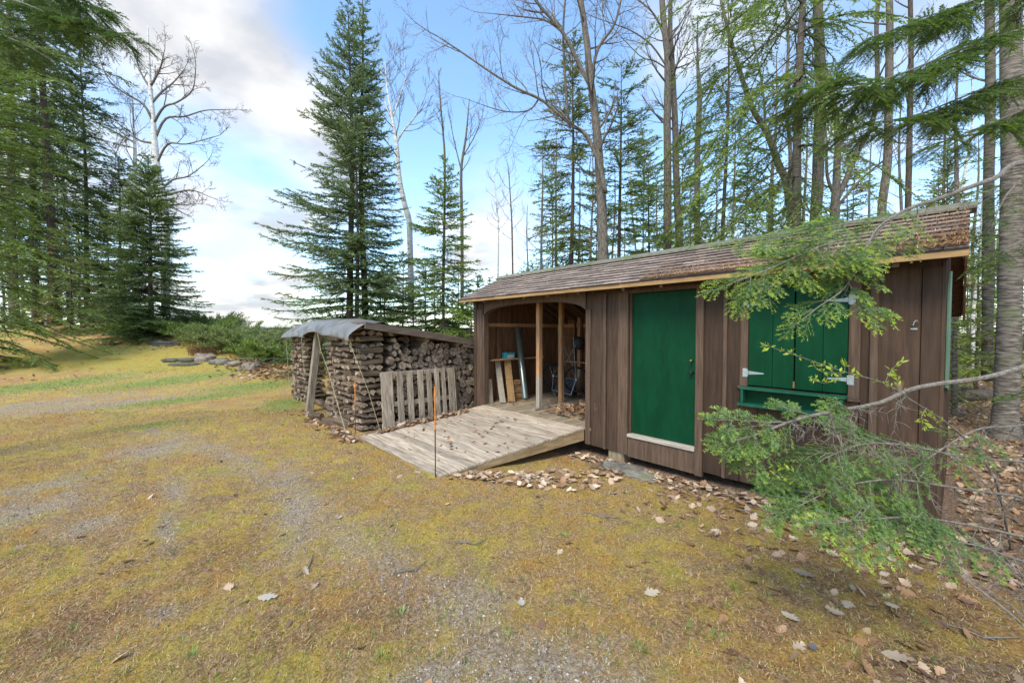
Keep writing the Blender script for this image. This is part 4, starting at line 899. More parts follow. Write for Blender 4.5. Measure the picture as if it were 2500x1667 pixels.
conifer('spruce_tree', G(1085, 17), 9.2, 3.0, 'small thin open spruce between the big spruces and the shed roof', 24, 'spruce', tr=.075, base=.06, sp=.26, nb=6, clump=.11, tsp=.14, kind='fir', prof=.9, droop=.42, tip=.3, gap=.3, skip=.05)
conifer('fir_tree', G(1010, 18.5), 3.9, 2.2, 'low bright green young fir growing under the white birch', 25, 'fir', tr=.05, base=.05, sp=.28, nb=5, clump=.12, tsp=.17, kind='olive', prof=.8)
conifer('fir_tree', G(1165, 19), 4.5, 2.0, 'low young fir peeping over the left end of the shed roof', 26, 'fir', tr=.05, base=.05, sp=.28, nb=5, clump=.12, tsp=.18, kind='fir', prof=.8)
conifer('fir_tree', G(940, 20), 5.0, 2.4, 'green young fir filling the space right of the big spruces', 27, 'fir', tr=.05, base=.05, sp=.28, nb=5, clump=.13, tsp=.18, kind='fir', prof=.7)
conifer('spruce_tree', G(1197, 36), 7.0, .75, 'tiny distant pointed spruce seen above the left end of the roof', 28, 'spruce', tr=.06, base=.1, sp=.3, nb=5, clump=.16, tsp=.2, kind='olive', prof=.6)
# --- left group
conifer('spruce_tree', G(132, 24), 28.0, 5.4, 'tall spruce with the thick dark trunk, furthest right of the left group', 31, 'spruce', tr=.24, base=.12, sp=.75, nb=5, clump=.18, tsp=.27, maxlen=1.4, kind='spruce', prof=.35, droop=.5, tip=.15, gap=.35, dead=1)
conifer('spruce_tree', G(92, 26), 28.0, 5.0, 'tall spruce with a forked looking trunk in the middle of the left group', 32, 'spruce', tr=.22, base=.12, sp=.8, nb=5, clump=.2, tsp=.3, maxlen=1.4, kind='blue', prof=.4, droop=.5, gap=.3, dead=1)
conifer('spruce_tree', G(38, 23), 26.0, 4.8, 'tall spruce with pale trunk at the left edge of the clearing', 33, 'spruce', tr=.22, base=.14, sp=.75, nb=5, clump=.18, tsp=.28, maxlen=1.4, kind='spruce', prof=.4, droop=.45, gap=.3, dead=1, barkm='firbark')
conifer('fir_tree', G(-25, 16.0), 13, 3.9, 'bright green fir at the left edge, boughs down to the grass', 34, 'fir', tr=.16, base=.01, sp=.34, nb=6, clump=.11, tsp=.15, kind='fir', prof=.35, droop=.50, tip=.2, gap=.35, maxlen=.6)
conifer('spruce_tree', G(372, 22), 9.8, 3.4, 'dense conical dark green spruce standing in front of the white birch', 35, 'spruce', tr=.12, base=.02, sp=.23, nb=8, clump=.13, tsp=.115, kind='spruce', prof=.85, droop=.3, tip=.25)
conifer('spruce_tree', G(300, 27.5), 11.5, 3.3, 'bushy spruce left of the conical spruce, above the stone hearth', 36, 'spruce', tr=.11, base=.05, sp=.3, nb=6, clump=.13, tsp=.17, kind='olive', prof=.7, droop=.4)
conifer('spruce_tree', G(215, 27), 19, 4.0, 'ragged spruce with long gaps between its layers above the hearth', 37, 'spruce', tr=.16, base=.06, sp=.6, nb=5, clump=.18, tsp=.26, kind='spruce', prof=.5, droop=.45, gap=.3)
conifer('spruce_tree', G(170, 33), 20.0, 4.0, 'half hidden spruce behind the tall left group', 38, 'spruce', tr=.12, base=.06, sp=.5, nb=5, clump=.18, tsp=.24, kind='blue', prof=.5)
conifer('spruce_tree', G(-10, 30), 24.0, 5, 'far spruce glimpsed behind the leftmost trunks', 39, 'spruce', tr=.12, base=.06, sp=.5, nb=5, clump=.18, tsp=.24, kind='spruce', prof=.4)
conifer('fir_tree', G(228, 23), 1.5, .9, 'small ragged fir growing in front of the stone hearth', 41, 'fir', tr=.04, base=.03, sp=.2, nb=5, clump=.11, tsp=.16, kind='olive', prof=.6)
conifer('cedar_bush', G(332, 23.5), 1.3, 1.3, 'rounded yellow green bush between the hearth and the conical spruce', 42, 'bush', tr=.04, base=.02, sp=.12, nb=8, clump=.12, tsp=.10, kind='fresh', prof=.4)
# birches and bare trees of the left and middle
b1 = [(404, 770, 24), (402, 520, 24), (386, 430, 24), (378, 350, 24), (374, 290, 24), (366, 200, 24), (363, 120, 24), (361, 64, 24)]
limbs = []
for a in ([(374, 300), (350, 255), (300, 225), (262, 190), (235, 120)], [(378, 340), (405, 290), (450, 285), (500, 270), (555, 268)], [(376, 300), (400, 262), (432, 250), (470, 220), (478, 160)], [(372, 250), (395, 225), (425, 200), (450, 170)], [(382, 400), (410, 352), (455, 352), (520, 335)],
          [(388, 470), (420, 440), (460, 430), (500, 400)], [(392, 480), (430, 470), (470, 465), (510, 480)], [(396, 500), (420, 500), (460, 500)], [(378, 350), (345, 345), (310, 330), (285, 370)], [(370, 220), (345, 180), (325, 120)], [(368, 210), (390, 170), (400, 130)]):
    limbs.append((P3s([(x, y, 24 + (i * .3 if k_ % 2 else -i * .3)) for i, (x, y) in enumerate(a) for k_ in [len(limbs)]], 24), .075, .02, 6))
bare_tree('birch_tree', P3s(b1, 24), [.22, .20, .18, .15, .12, .09, .05, .02], limbs, 'white trunked leafless birch rising behind the conical spruce, branches spread wide', 51, 'birch', bark='birch', twig='darktwig', autolen=1.7, maxlev=3, kids=5, up=.02, spread=.75, minr=.009)
bare_tree('birch_tree', P3s([(330, 740), (328, 480), (330, 380), (326, 300), (322, 220)], 27), [.16, .13, .10, .06, .02], [], 'slimmer leafless birch just left of the big white birch', 52, 'birch', bark='birch', twig='twig', auto=16, autofrom=.35, autolen=2.6, maxlev=3, kids=4, minr=.010)
bare_tree('birch_tree', P3s([(1004, 770), (1000, 560), (988, 500), (976, 440), (968, 350), (958, 290), (945, 215), (940, 150)], 20), [.15, .14, .13, .11, .09, .07, .04, .015],
          [(P3s([(968, 350), (985, 320), (1010, 290), (1030, 255)], 20), .05, .015, 5), (P3s([(958, 290), (975, 240), (990, 190), (985, 140)], 20), .04, .012, 5), (P3s([(960, 300), (940, 250), (930, 180), (925, 130)], 20.4), .035, .012, 5)], 'leaning leafless white birch between the big spruces and the small open spruce', 53, 'birch', bark='birch', twig='twig', auto=8, autofrom=.5, autolen=2.2, maxlev=3, kids=5, up=.12, spread=.45, minr=.008)
bare_tree('bare_tree', P3s([(1128, 780), (1128, 560), (1126, 420), (1138, 330), (1146, 240)], 21), [.09, .085, .07, .05, .015], [(P3s([(1127, 420), (1110, 350), (1100, 300)], 21), .04, .012, 4), (P3s([(1132, 380), (1160, 330), (1175, 290)], 21), .035, .012, 4)], 'slender leafless tree with upswept twigs right of the small open spruce', 54, 'tree', auto=8, autofrom=.45, autolen=1.6, maxlev=2, kids=6, up=.2, spread=.45, minr=.008)
bare_tree('bare_tree', P3s([(1082, 780), (1086, 420), (1082, 330), (1076, 260), (1070, 170)], 22), [.07, .06, .05, .04, .012], [], 'thin leafless pole behind the small open spruce, twiggy at its tip', 55, 'tree', auto=16, autofrom=.5, autolen=1.0, maxlev=2, kids=5, up=.2, spread=.5, minr=.008)
bare_tree('bare_tree', P3s([(1215, 690), (1217, 560), (1212, 500), (1205, 420)], 25), [.06, .05, .035, .012], [], 'very thin pale leafless tree above the left end of the roof', 56, 'tree', auto=14, autofrom=.3, autolen=1.3, maxlev=2, kids=4, up=.18, spread=.5, minr=.009, bark='birch')
bare_tree('bare_tree', P3s([(1252, 690), (1250, 560), (1246, 480), (1240, 400)], 23), [.06, .05, .035, .012], [], 'very thin leafless tree next to the distant pointed spruce', 57, 'tree', auto=14, autofrom=.3, autolen=1.5, maxlev=2, kids=4, up=.18, spread=.5, minr=.008)
# --- behind the shed
D1 = 13.5
bare_tree('maple_tree', P3s([(1476, 820), (1472, 620), (1468, 480), (1463, 402), (1455, 300), (1443, 205), (1432, 100), (1418, 0), (1400, -120)], D1), [.20, .18, .155, .15, .135, .115, .10, .09, .07],
          [(P3s([(1478, 470), (1462, 400), (1430, 330), (1392, 303), (1345, 262), (1316, 241), (1260, 215), (1200, 178), (1130, 130), (1070, 90)], D1 - .5), .075, .02, 16), (P3s([(1438, 205), (1410, 150), (1374, 80), (1340, 40), (1307, 0), (1290, -40)], D1), .07, .04, 9),
           (P3s([(1388, 300), (1380, 200), (1375, 90), (1378, 20), (1385, -40)], D1 + .3), .05, .03, 5), (P3s([(1374, 80), (1330, 50), (1260, 40), (1215, 35)], D1), .035, .012, 7), (P3s([(1316, 241), (1290, 270), (1230, 272), (1160, 250)], D1 - .4), .03, .01, 7),
           (P3s([(1464, 430), (1430, 420), (1395, 390), (1340, 380)], D1 + .4), .04, .012, 6), (P3s([(1442, 200), (1460, 120), (1500, 60), (1520, -20)], D1), .06, .03, 6)],
          'big leafless tree leaning left behind the roof, long curved limb reaching left', 61, 'tree', auto=10, autofrom=.4, autolen=2.2, maxlev=3, kids=5, up=.06, spread=.65, minr=.005)
conifer('spruce_tree', G(1394, 16.5), 13.8, 1.9, 'thin ragged spruce just left of the big leaning tree', 62, 'spruce', tr=.12, base=.14, sp=.34, nb=5, clump=.11, tsp=.15, kind='olive', prof=.35, droop=.5, gap=.3, skip=.05, dead=1, side=(math.atan2(-RT[1], -RT[0]), .25))
conifer('spruce_tree', G(1512, 15.5), 12.2, 2.0, 'thin spruce with dark pole trunk between the leaning tree and the twin trunks', 63, 'spruce', tr=.10, base=.18, sp=.34, nb=5, clump=.105, tsp=.15, kind='spruce', prof=.35, droop=.45, gap=.45, skip=.12, dead=1)
conifer('spruce_tree', G(1580, 17.5), 9.0, 2.0, 'short open spruce just left of the twin trunks', 64, 'spruce', tr=.09, base=.15, sp=.34, nb=5, clump=.11, tsp=.16, kind='fir', prof=.4, droop=.45, gap=.4)
bare_tree('maple_tree', P3s([(1628, 760), (1629, 600), (1630, 450), (1629, 300), (1630, 150), (1620, 50), (1612, -60)], 16.5), [.17, .16, .15, .145, .13, .12, .09], [(P3s([(1632, 170), (1590, 110), (1540, 75), (1500, 60), (1445, 40)], 16.5), .04, .012, 7), (P3s([(1625, 100), (1600, 40), (1560, 0)], 16.5), .05, .02, 5), (P3s([(1640, 175), (1670, 140), (1700, 128)], 16.3), .03, .012, 4)],
          'left straight trunk of the twin pair behind the middle of the roof', 65, 'tree', auto=12, autofrom=.5, autolen=2.2, maxlev=3, kids=4, minr=.006)
bare_tree('maple_tree', P3s([(1662, 760), (1656, 560), (1650, 400), (1648, 300), (1642, 170), (1636, 60), (1640, -60)], 16.9), [.15, .14, .13, .12, .11, .09, .07], [(P3s([(1642, 180), (1600, 150), (1560, 135), (1480, 50)], 16.9), .035, .012, 8)], 'right trunk of the twin pair behind the middle of the roof', 66, 'tree', auto=12, autofrom=.4, autolen=2.2, maxlev=3, kids=4, minr=.006)
bare_tree('bare_tree', P3s([(1700, 760), (1702, 500), (1703, 350), (1708, 240), (1704, 170), (1703, 130), (1703, 40)], 19), [.15, .14, .13, .12, .07, .05, .02], [], 'leafless crooked trunk right of the twin pair', 67, 'tree', auto=12, autofrom=.35, autolen=1.9, maxlev=3, kids=4, minr=.007)
T4 = conifer('fir_tree', G(1945, 11), 17, 3.3, 'tall fir with bare dark trunk and hanging boughs behind the right roof half', 68, 'fir', tr=.15, base=.32, sp=.38, nb=4, clump=.085, tsp=.14, kind='fir', prof=.15, droop=.75, tip=.1, gap=.25, dead=1, side=(math.atan2(-RT[1], -RT[0]), .45), cutoff=13, barkm='firbark')
conifer('fir_tree', G(1765, 14.5), 14.5, 2.7, 'drooping fir whose boughs fill the sky between the twin trunks and the dark trunk', 69, 'fir', tr=.09, base=.18, sp=.42, nb=4, clump=.09, tsp=.15, kind='fir', prof=.3, droop=.7, tip=.1, gap=.3, skip=.1, dead=1)
bare_tree('maple_tree', P3s([(1945, 760), (1925, 480), (1900, 400), (1870, 320), (1835, 260), (1790, 120), (1760, 0)], 15), [.14, .13, .12, .11, .09, .07, .05], [(P3s([(1925, 480), (1930, 380), (1920, 240), (1925, 100), (1915, -20)], 15), .08, .04, 6), (P3s([(1870, 320), (1860, 200), (1830, 60)], 15), .05, .02, 6)], 'leafless tree leaning left out from behind the dark fir trunk', 70, 'tree', auto=8, autofrom=.4, autolen=2.2, maxlev=3, kids=4, minr=.006)
bare_tree('maple_tree', P3s([(1985, 760), (1990, 560), (1998, 400), (2003, 200), (1998, 60), (1995, -60)], 12), [.16, .15, .145, .14, .13, .12], [], 'grey trunk standing just right of the dark fir trunk', 71, 'tree', auto=8, autofrom=.6, autolen=2.2, maxlev=3, kids=4, minr=.006)
bare_tree('maple_tree', P3s([(2036, 740), (2037, 545), (2043, 420), (2045, 330), (2035, 250), (2022, 200), (1990, 60)], 13), [.16, .14, .10, .09, .08, .07, .05], [(P3s([(2042, 490), (2065, 440), (2085, 390), (2105, 350), (2130, 300), (2142, 200), (2140, 60), (2150, -40)], 13), .09, .055, 6), (P3s([(2040, 480), (2020, 430), (2018, 340)], 13), .06, .03, 4), (P3s([(2048, 500), (2100, 440), (2160, 390), (2200, 350)], 13), .05, .015, 6)], 'forked mossy trunk behind the roof, its right fork leaning outward', 72, 'tree', auto=2, autofrom=.5, autolen=1.6, maxlev=3, kids=4, minr=.006)
bare_tree('maple_tree', P3s([(2148, 700), (2152, 525), (2166, 400), (2170, 250), (2172, 60), (2170, -60)], 12.5), [.12, .115, .11, .10, .09, .08], [], 'slim trunk right of the forked trunk', 73, 'tree', auto=6, autofrom=.6, autolen=2.0, maxlev=3, kids=4, minr=.006)
bare_tree('bare_tree', P3s([(2215, 700), (2217, 510), (2220, 350), (2224, 150), (2222, -40)], 13.5), [.09, .085, .08, .07, .06], [], 'thin dark pole trunk above the right end of the roof', 74, 'tree', auto=10, autofrom=.5, autolen=2.0, maxlev=3, kids=4, minr=.006, bark='darkbark')
bare_tree('maple_tree', P3s([(2410, 930), (2412, 600), (2415, 400), (2418, 200), (2414, -60)], 9.5), [.10, .095, .09, .085, .08], [], 'slim straight trunk just left of the thickest trunk at the right edge', 75, 'tree', auto=6, autofrom=.6, autolen=2.0, maxlev=3, kids=4, minr=.005, bark='firbark')
# thickest trunk, right edge
bg_ = G(2462, 7.3)
t10 = bare_tree('fir_tree', [bg_ - [0, 0, .2], bg_ + [0, 0, .5], bg_ + [0, 0, 2.5], bg_ + [-.02, 0, 5], p3(2466, 0, 7.3), p3(2468, -250, 7.3)], [.28, .165, .15, .145, .135, .12], [], 'thickest trunk at the right edge with ringed bark and mossy flared foot', 76, 'fir', bark='firbark', auto=10, autofrom=.35, autolen=1.1, maxlev=3, kids=4, up=-.05, minr=.004, autor=.09)
for k, (px, d, h, rb, kd, lab) in enumerate(((2560, 7.8, 8.5, 1.9, 'fir', 'leafy fir beyond the right edge behind the thickest trunk'), (2335, 9.4, 5.0, 1.1, 'olive', 'slender young fir beside the back corner of the shed'), (2385, 13, 4.8, 1.5, 'fir', 'young fir with rusty lower twigs in the woods beyond the shed corner'), (2470, 12, 5.5, 1.6, 'fresh', 'bright young fir in the woods behind the thickest trunk'), (2420, 18, 7, 1.8, 'fir', 'farther young fir deep in the woods at the right'), (2360, 22, 6, 1.8, 'olive', 'farthest young fir seen past the shed corner'),
                                        (2280, 16, 8.5, 1.6, 'fir', 'fir standing behind the right end of the roof'), (2240, 12, 5.8, 1.5, 'olive', 'low fir just clearing the roof ridge at the right'))):
    conifer('fir_tree', G(px, d), h, rb, lab, 80 + k, 'fir', tr=.055 if k else .1, base=.12, sp=.3, nb=4, clump=.075 if d < 10 else .10, tsp=.14, kind=kd, prof=.5, droop=.45, gap=.3, skip=.1, dead=1, dens=.8, col2=((.32, .14, .05), .12), barkm='firbark')
conifer('fir_tree', G(1475, 12.5), 3.9, 1.5, 'bright low fir peeping over the ridge in front of the big leaning tree', 90, 'fir', tr=.05, base=.1, sp=.24, nb=5, clump=.085, tsp=.14, kind='fir', prof=.5)
conifer('fir_tree', G(1560, 13), 3.9, 1.3, 'low green fir peeping over the ridge left of the twin trunks', 91, 'fir', tr=.05, base=.1, sp=.24, nb=5, clump=.085, tsp=.14, kind='olive', prof=.5)
conifer('fir_tree', G(1350, 15), 4.1, 1.7, 'low bushy fir peeping over the ridge below the ragged spruce', 92, 'fir', tr=.05, base=.1, sp=.24, nb=5, clump=.09, tsp=.14, kind='spruce', prof=.6)
conifer('fir_tree', G(1690, 13), 4.4, 1.4, 'low green fir peeping over the ridge by the crooked trunk', 93, 'fir', tr=.05, base=.1, sp=.24, nb=5, clump=.085, tsp=.14, kind='fir', prof=.5)
conifer('fir_tree', G(1830, 13), 4.6, 1.6, 'low dark fir peeping over the ridge left of the dark fir trunk', 94, 'fir', tr=.05, base=.1, sp=.24, nb=5, clump=.085, tsp=.14, kind='spruce', prof=.5)

for k, (px, d, h, rb_, kd, lab) in enumerate(((175, 22, 6.0, 2.2, 'olive', 'olive green young fir left of the hearth'), (270, 29, 9.0, 2.8, 'fir', 'fir filling the gap behind the hearth'), (1040, 21, 5.2, 2.0, 'fir', 'young fir seen over the woodpile roof left of the thin open spruce'), (1120, 23, 5.6, 2.2, 'olive', 'young fir seen over the woodpile roof right of the thin open spruce'), (1062, 26, 6.2, 2.4, 'spruce', 'darker fir farther back behind the thin open spruce'), (985, 24, 6.0, 2.4, 'olive', 'yellow green fir behind the foot of the leaning white birch'), (1150, 16.5, 3.0, 1.5, 'fresh', 'lowest bright fir directly behind the left gable of the shed'), (930, 17.5, 3.6, 1.8, 'fir', 'low fir at the right skirt of the big spruces'), (1105, 19.5, 3.4, 1.8, 'fresh', 'light green low fir between woodpile roof and gable'),
                                              (1250, 21, 5.0, 1.9, 'olive', 'fir rising behind the left third of the roof ridge'), (1300, 18, 5.0, 1.7, 'fir', 'bright fir behind the roof ridge left of the ragged spruce'), (1420, 19, 6.4, 1.8, 'fir', 'fir seen between the ragged spruce and the leaning tree'), (1630, 21, 7.5, 2.0, 'fir', 'fir filling in behind the twin trunks'), (1730, 19, 7.6, 2.0, 'olive', 'fir filling in right of the crooked trunk'), (1880, 18, 8.4, 2.1, 'fir', 'fir filling in left of the dark fir trunk'), (1570, 25, 14.5, 3.0, 'fir', 'tall soft green fir far behind the short open spruce'), (1665, 27, 16.0, 3.0, 'olive', 'tall olive fir far behind the twin trunks'), (1820, 24, 14.0, 2.8, 'fir', 'tall fir far behind the leaning leafless tree'), (2060, 23, 14.0, 2.6, 'olive', 'tall olive fir far behind the forked mossy trunk'), (1345, 25, 13.0, 2.6, 'fir', 'tall fir far behind the ragged spruce'), (2300, 19, 11.0, 2.2, 'fir', 'tall fir in the gap beyond the right roof end'), (1455, 27, 13.0, 2.8, 'olive', 'tall olive fir far behind the big leaning tree'), (2090, 17, 6.4, 1.8, 'olive', 'fir behind the fork of the mossy trunk'), (2190, 20, 7.2, 1.9, 'fir', 'fir behind the thin dark pole trunk'))):
    conifer('fir_tree', G(px, d), h, rb_, lab, 140 + k, 'fir', tr=.06, base=.05, sp=.32, nb=5, clump=.13, tsp=.18, kind=kd, prof=.6, droop=.4, gap=.3, col2=((.32, .20, .06), .06))
# background poles in the woods: one of each kind, then copies
rb = random.Random(9)
proto = bare_tree('woodland_tree', [(0, 0, -.2), (.1, 0, 3), (.0, .1, 7), (.15, 0, 11), (.1, 0, 14)], [.11, .10, .08, .05, .015], [], 'leafless trunk', 101, 'tree', auto=14, autofrom=.35, autolen=2.2, maxlev=3, kids=3, minr=.008)
proto2 = bare_tree('woodland_tree', [(0, 0, -.2), (-.3, .1, 3), (-.2, .2, 6), (.2, 0, 10), (.1, 0, 13)], [.09, .08, .065, .04, .012], [], 'leafless trunk', 102, 'tree', auto=12, autofrom=.3, autolen=2.0, maxlev=3, kids=3, minr=.008, bark='birch')
spots_ = [(2330, 15, 0), (2345, 19, 1), (2368, 24, 0), (2382, 17, 1), (2398, 28, 1), (2432, 22, 0), (2445, 30, 1), (2478, 18, 0), (2490, 26, 0), (2352, 32, 1), (2405, 36, 0), (2300, 22, 0), (2265, 27, 0), (2190, 22, 0), (2120, 19, 0), (2075, 26, 0), (1960, 24, 0), (1880, 20, 0), (1840, 28, 1), (1790, 22, 0), (1740, 26, 0), (1680, 24, 0), (1605, 23, 0), (1545, 26, 1), (1495, 21, 0), (1440, 25, 0), (1410, 22, 0), (1360, 28, 0), (1325, 23, 0), (1290, 29, 0),
          (2375, 42, 0), (2420, 45, 0), (2460, 40, 1), (2340, 48, 0), (2318, 36, 1), (1900, 34, 0), (2010, 36, 1), (1660, 36, 0), (1520, 38, 0), (1380, 36, 1), (2235, 40, 0), (2150, 34, 0), (60, 30, 0), (110, 34, 1), (150, 30, 0), (200, 36, 0), (10, 34, 0), (250, 32, 1)]
first = {0: True, 1: True}
for px, d, k in spots_:
    src = (proto, proto2)[k]; loc = G(px, d); g = ('leafless poles of the far woods' if px > 1200 else 'leafless poles behind the left spruces') + (', pale barked' if k else ', grey barked')
    lab = 'thin ' + ('pale' if k else 'grey') + ' leafless tree in the woods ' + ('behind the shed' if px > 1200 else 'behind the tall spruces at the left')
    dup(src, loc, rb.uniform(0, 6), lab, g, scale=rb.uniform(.75, 1.15))
for pr in (proto, proto2):
    for c in list(pr.children): bpy.data.objects.remove(c)
    bpy.data.objects.remove(pr)
# far tree line behind everything: copies of one far fir
fp = conifer('far_fir', (0, 0, 0), 7, 2.2, 'x', 120, 'fir', tr=.1, base=.05, sp=.4, nb=5, clump=.22, tsp=.25, kind='olive', prof=.6)
for px, d in ((2330, 40), (2390, 46), (2450, 38), (2500, 44), (2360, 55), (2425, 58), (2485, 55), (2270, 48), (2180, 50), (2080, 46), (1980, 50), (1860, 48), (1760, 44), (1640, 50), (1540, 46), (1440, 48), (1340, 42), (1270, 50), (1100, 44), (1030, 38), (960, 46), (30, 42), (100, 46), (180, 40), (250, 48), (-60, 40)):
    dup(fp, G(px, d), rb.uniform(0, 6), 'far green fir in the tree line ' + ('behind the shed and woodpile' if px > 900 else 'behind the tall spruces at the left'), 'far firs of the tree line ' + ('right' if px > 900 else 'left'), scale=rb.uniform(.55, 1.05) * (.6 if px > 900 and px < 1300 else 1))
for c in list(fp.children): bpy.data.objects.remove(c)
bpy.data.objects.remove(fp)

# ------------------------------------------------------------------ juniper bank, dead shrub, hearth, rocks, steps
def juniper(loc, rx, ry, hgt, label, seed, kind='olive', n=70):
    rg = np.random.default_rng(seed); t = thing('juniper_shrub', loc, label, 'shrub', 'junipers along the bank'); loc = np.array(loc); br = MB(); nd = Needles(); c1, c2 = map(np.array, GREENS[kind]); Up = np.array([0, 0, 1.])
    for i in range(n):
        a = rg.uniform(0, 2 * PI); q = rg.uniform(.0, .75) ** .6; b = loc + [math.cos(a) * rx * q * .7, math.sin(a) * ry * q * .7, 0]; b[2] = gz(b)
        d = norm([math.cos(a) * rx, math.sin(a) * ry, rg.uniform(.3, 1.3) * hgt * 1.1]); Ln = rg.uniform(.6, 1.15) * (rx + ry) * .42
        u = np.linspace(0, 1, 7); path = b + d * (Ln * u)[:, None] + Up * (-.18 * Ln * u ** 2)[:, None]; br.tube(path, .012 * (1 - u) + .003, 3, cap=False)
        m = int(Ln * 55); us = rg.uniform(.1, 1, m); bp = np.stack([np.interp(us, u, path[:, k]) for k in range(3)], 1)
        off = rg.normal(0, 1, (m, 3)); off /= np.linalg.norm(off, axis=1)[:, None]; td = d * .8 + off * .7 + Up * .15; td /= np.linalg.norm(td, axis=1)[:, None]; tl = rg.uniform(.1, .3, m)
        for s_ in (0, .33, .66):
            k = np.clip(rg.normal(.3, .2, m) + .3 * s_ + rg.normal(0, .1), 0, 1)[:, None]; nd.feather(bp + td * (tl * s_)[:, None], td, np.repeat(Up[None], m, 0), .12, .034, c1 * (1 - k) + c2 * k, rg)
    br.build('stems', M['darktwig'], t); nd.build('foliage', M['needles'], t); return t
for k, (px, d, rx, ry, h, kd, lab) in enumerate(((420, 23, 2.0, 1.6, 1.0, 'olive', 'sprawling juniper at the foot of the conical spruce'), (490, 21.5, 1.9, 1.5, .95, 'blue', 'juniper mound right of the sprawling juniper on the bank'), (550, 20, 1.9, 1.5, .85, 'olive', 'juniper mound behind the brown dead shrub'), (610, 18.8, 1.8, 1.4, .85, 'blue', 'juniper mound above the last boulder of the bank'), (665, 17.8, 1.7, 1.3, .8, 'fir', 'juniper mound just left of the woodpile tarp'),
                                               (720, 18.5, 1.6, 1.3, .8, 'olive', 'juniper mound half hidden behind the woodpile tarp'), (520, 25, 2.2, 1.6, 1.2, 'olive', 'taller juniper at the crest of the bank against the sky'), (380, 24.5, 1.6, 1.3, .7, 'blue', 'juniper beside the low leaf strewn slab'), (780, 21, 1.8, 1.5, .9, 'fir', 'juniper behind the woodpile roof'))):
    juniper(G(px, d), rx * 1.1, ry, h * 1.75, lab, 200 + k, ('olive', 'fir', 'olive')[k % 3], n=115)
def dry_shrub(loc, r, h, label):
    rg = random.Random(5); t = thing('dead_shrub', loc, label, 'shrub'); w = MB(); l = np.array(loc)
    for i in range(420):
        a = rg.uniform(0, 6.28); q = rg.random() ** .5; b = l + [math.cos(a) * r * q, math.sin(a) * r * q * .7, 0]; b[2] = gz(b); d = norm([rg.gauss(0, .45), rg.gauss(0, .45), 1]); L_ = h * rg.uniform(.5, 1)
        m_ = b + d * L_ * .5; e = m_ + norm(d + np.array([rg.gauss(0, .4), rg.gauss(0, .4), 0])) * L_ * .5; w.tube([b, m_, e], [.009, .006, .003], 3, cap=False)
    w.build('stems', mat('dead_brown_stems', (.12, .055, .03), (.24, .12, .07), (3, 3, 3), 6., .9, 0), t)
dry_shrub(G(508, 18.2), 1.05, .62, 'brown dead shrub at the edge of the bank behind the boulders')
rock('boulder', G(500, 17.0) + [0, 0, .06], (.42, .30, .24), 5, M['boulder'], 'rounded pinkish boulder at the left end of the row on the bank', 'boulder', rz=.7)
rock('boulder', G(538, 16.5) + [0, 0, .05], (.42, .26, .16), 8, M['stone'], 'flat grey rock second from the left in the row on the bank', 'boulder', rz=.7)
rock('boulder', G(577, 16.2) + [0, 0, .05], (.34, .24, .15), 12, M['boulder'], 'low pinkish rock third from the left in the row on the bank', 'boulder', rz=.7)
rock('boulder', G(611, 15.8) + [0, 0, .07], (.36, .26, .19), 15, M['boulder'], 'rounded boulder at the right end of the row on the bank', 'boulder', rz=.7)
rock('small_stone', G(583, 15.5) + [0, 0, .02], (.15, .1, .06), 17, M['stone'], 'small pale stone lying in the moss before the row of boulders', 'stone')
rock('small_stone', G(389, 20.4) + [0, 0, .03], (.26, .16, .10), 19, M['boulder'], 'low brown stone above the upper pair of steps', 'stone')
LAT = math.atan2(RT[1], RT[0])
def slab(loc, l, wd, h, seed, label): rock('stone_step', loc, (l, wd, h), seed, M['slab'], label, 'step', 'slate steps set in the mossy bank', rz=LAT, ang=.18)
slab(G(399, 20.1) + [0, 0, .05], .85, .22, .085, 2, 'dark slate step, rear one of the upper pair')
slab(G(402, 19.7) + [0, 0, .02], .80, .16, .05, 4, 'thin slate step, front one of the upper pair')
slab(G(417, 16.9) + [0, 0, .05], .40, .2, .09, 6, 'dark slate step, rear left of the lower pair')
slab(G(456, 16.9) + [0, 0, .05], .40, .2, .09, 9, 'dark slate step, rear right of the lower pair')
slab(G(448, 16.4) + [0, 0, .03], .66, .2, .08, 11, 'dark slate step, front one of the lower pair')
slab(G(300, 22.3) + [0, 0, .02], 1.6, .3, .07, 13, 'long low slab strewn with leaves in front of the hearth')
# stone hearth with a timber lintel
hb_ = G(266, 24.5); hearth = thing('stone_hearth', hb_, 'low dry stone hearth with a timber bench top beyond the left lawn', 'hearth')
rgh = random.Random(4); w = MB(); cu, su = math.cos(LAT), math.sin(LAT)
z = 0
while z < .95:
    x = -1.5 if z < .5 else .55
    while x < 1.05:
        wd = rgh.uniform(.18, .42); h = rgh.uniform(.10, .17); y = rgh.uniform(-.04, .04); c = []
        for (a, b_) in ((x, y), (x + wd - .015, y + rgh.uniform(-.02, .02)), (x + wd - .015, y + .45), (x, y + .45)): c.append((hb_[0] + a * cu - b_ * su, hb_[1] + a * su + b_ * cu))
        w.hexa([(p[0], p[1], hb_[2] + z) for p in c] + [(p[0], p[1], hb_[2] + z + h) for p in c]); x += wd
    z += .125
w.build('stonework', M['slab'], hearth, bevel=.01)
def hb(a, b_, z): return (hb_[0] + a * cu - b_ * su, hb_[1] + a * su + b_ * cu, hb_[2] + z)
w = MB(); w.bar(hb(-.85, -.1, 1.45), hb(.95, -.1, 1.52), .5, .09); w.build('lintel', M['sill'], hearth)
for a in (-.7, .0, .8): w = MB(); w.bar(hb(a, 0, .4), hb(a, 0, 1.42), .12, .12, up=(0, 1, 0)); w.build('post', M['sill'], hearth)
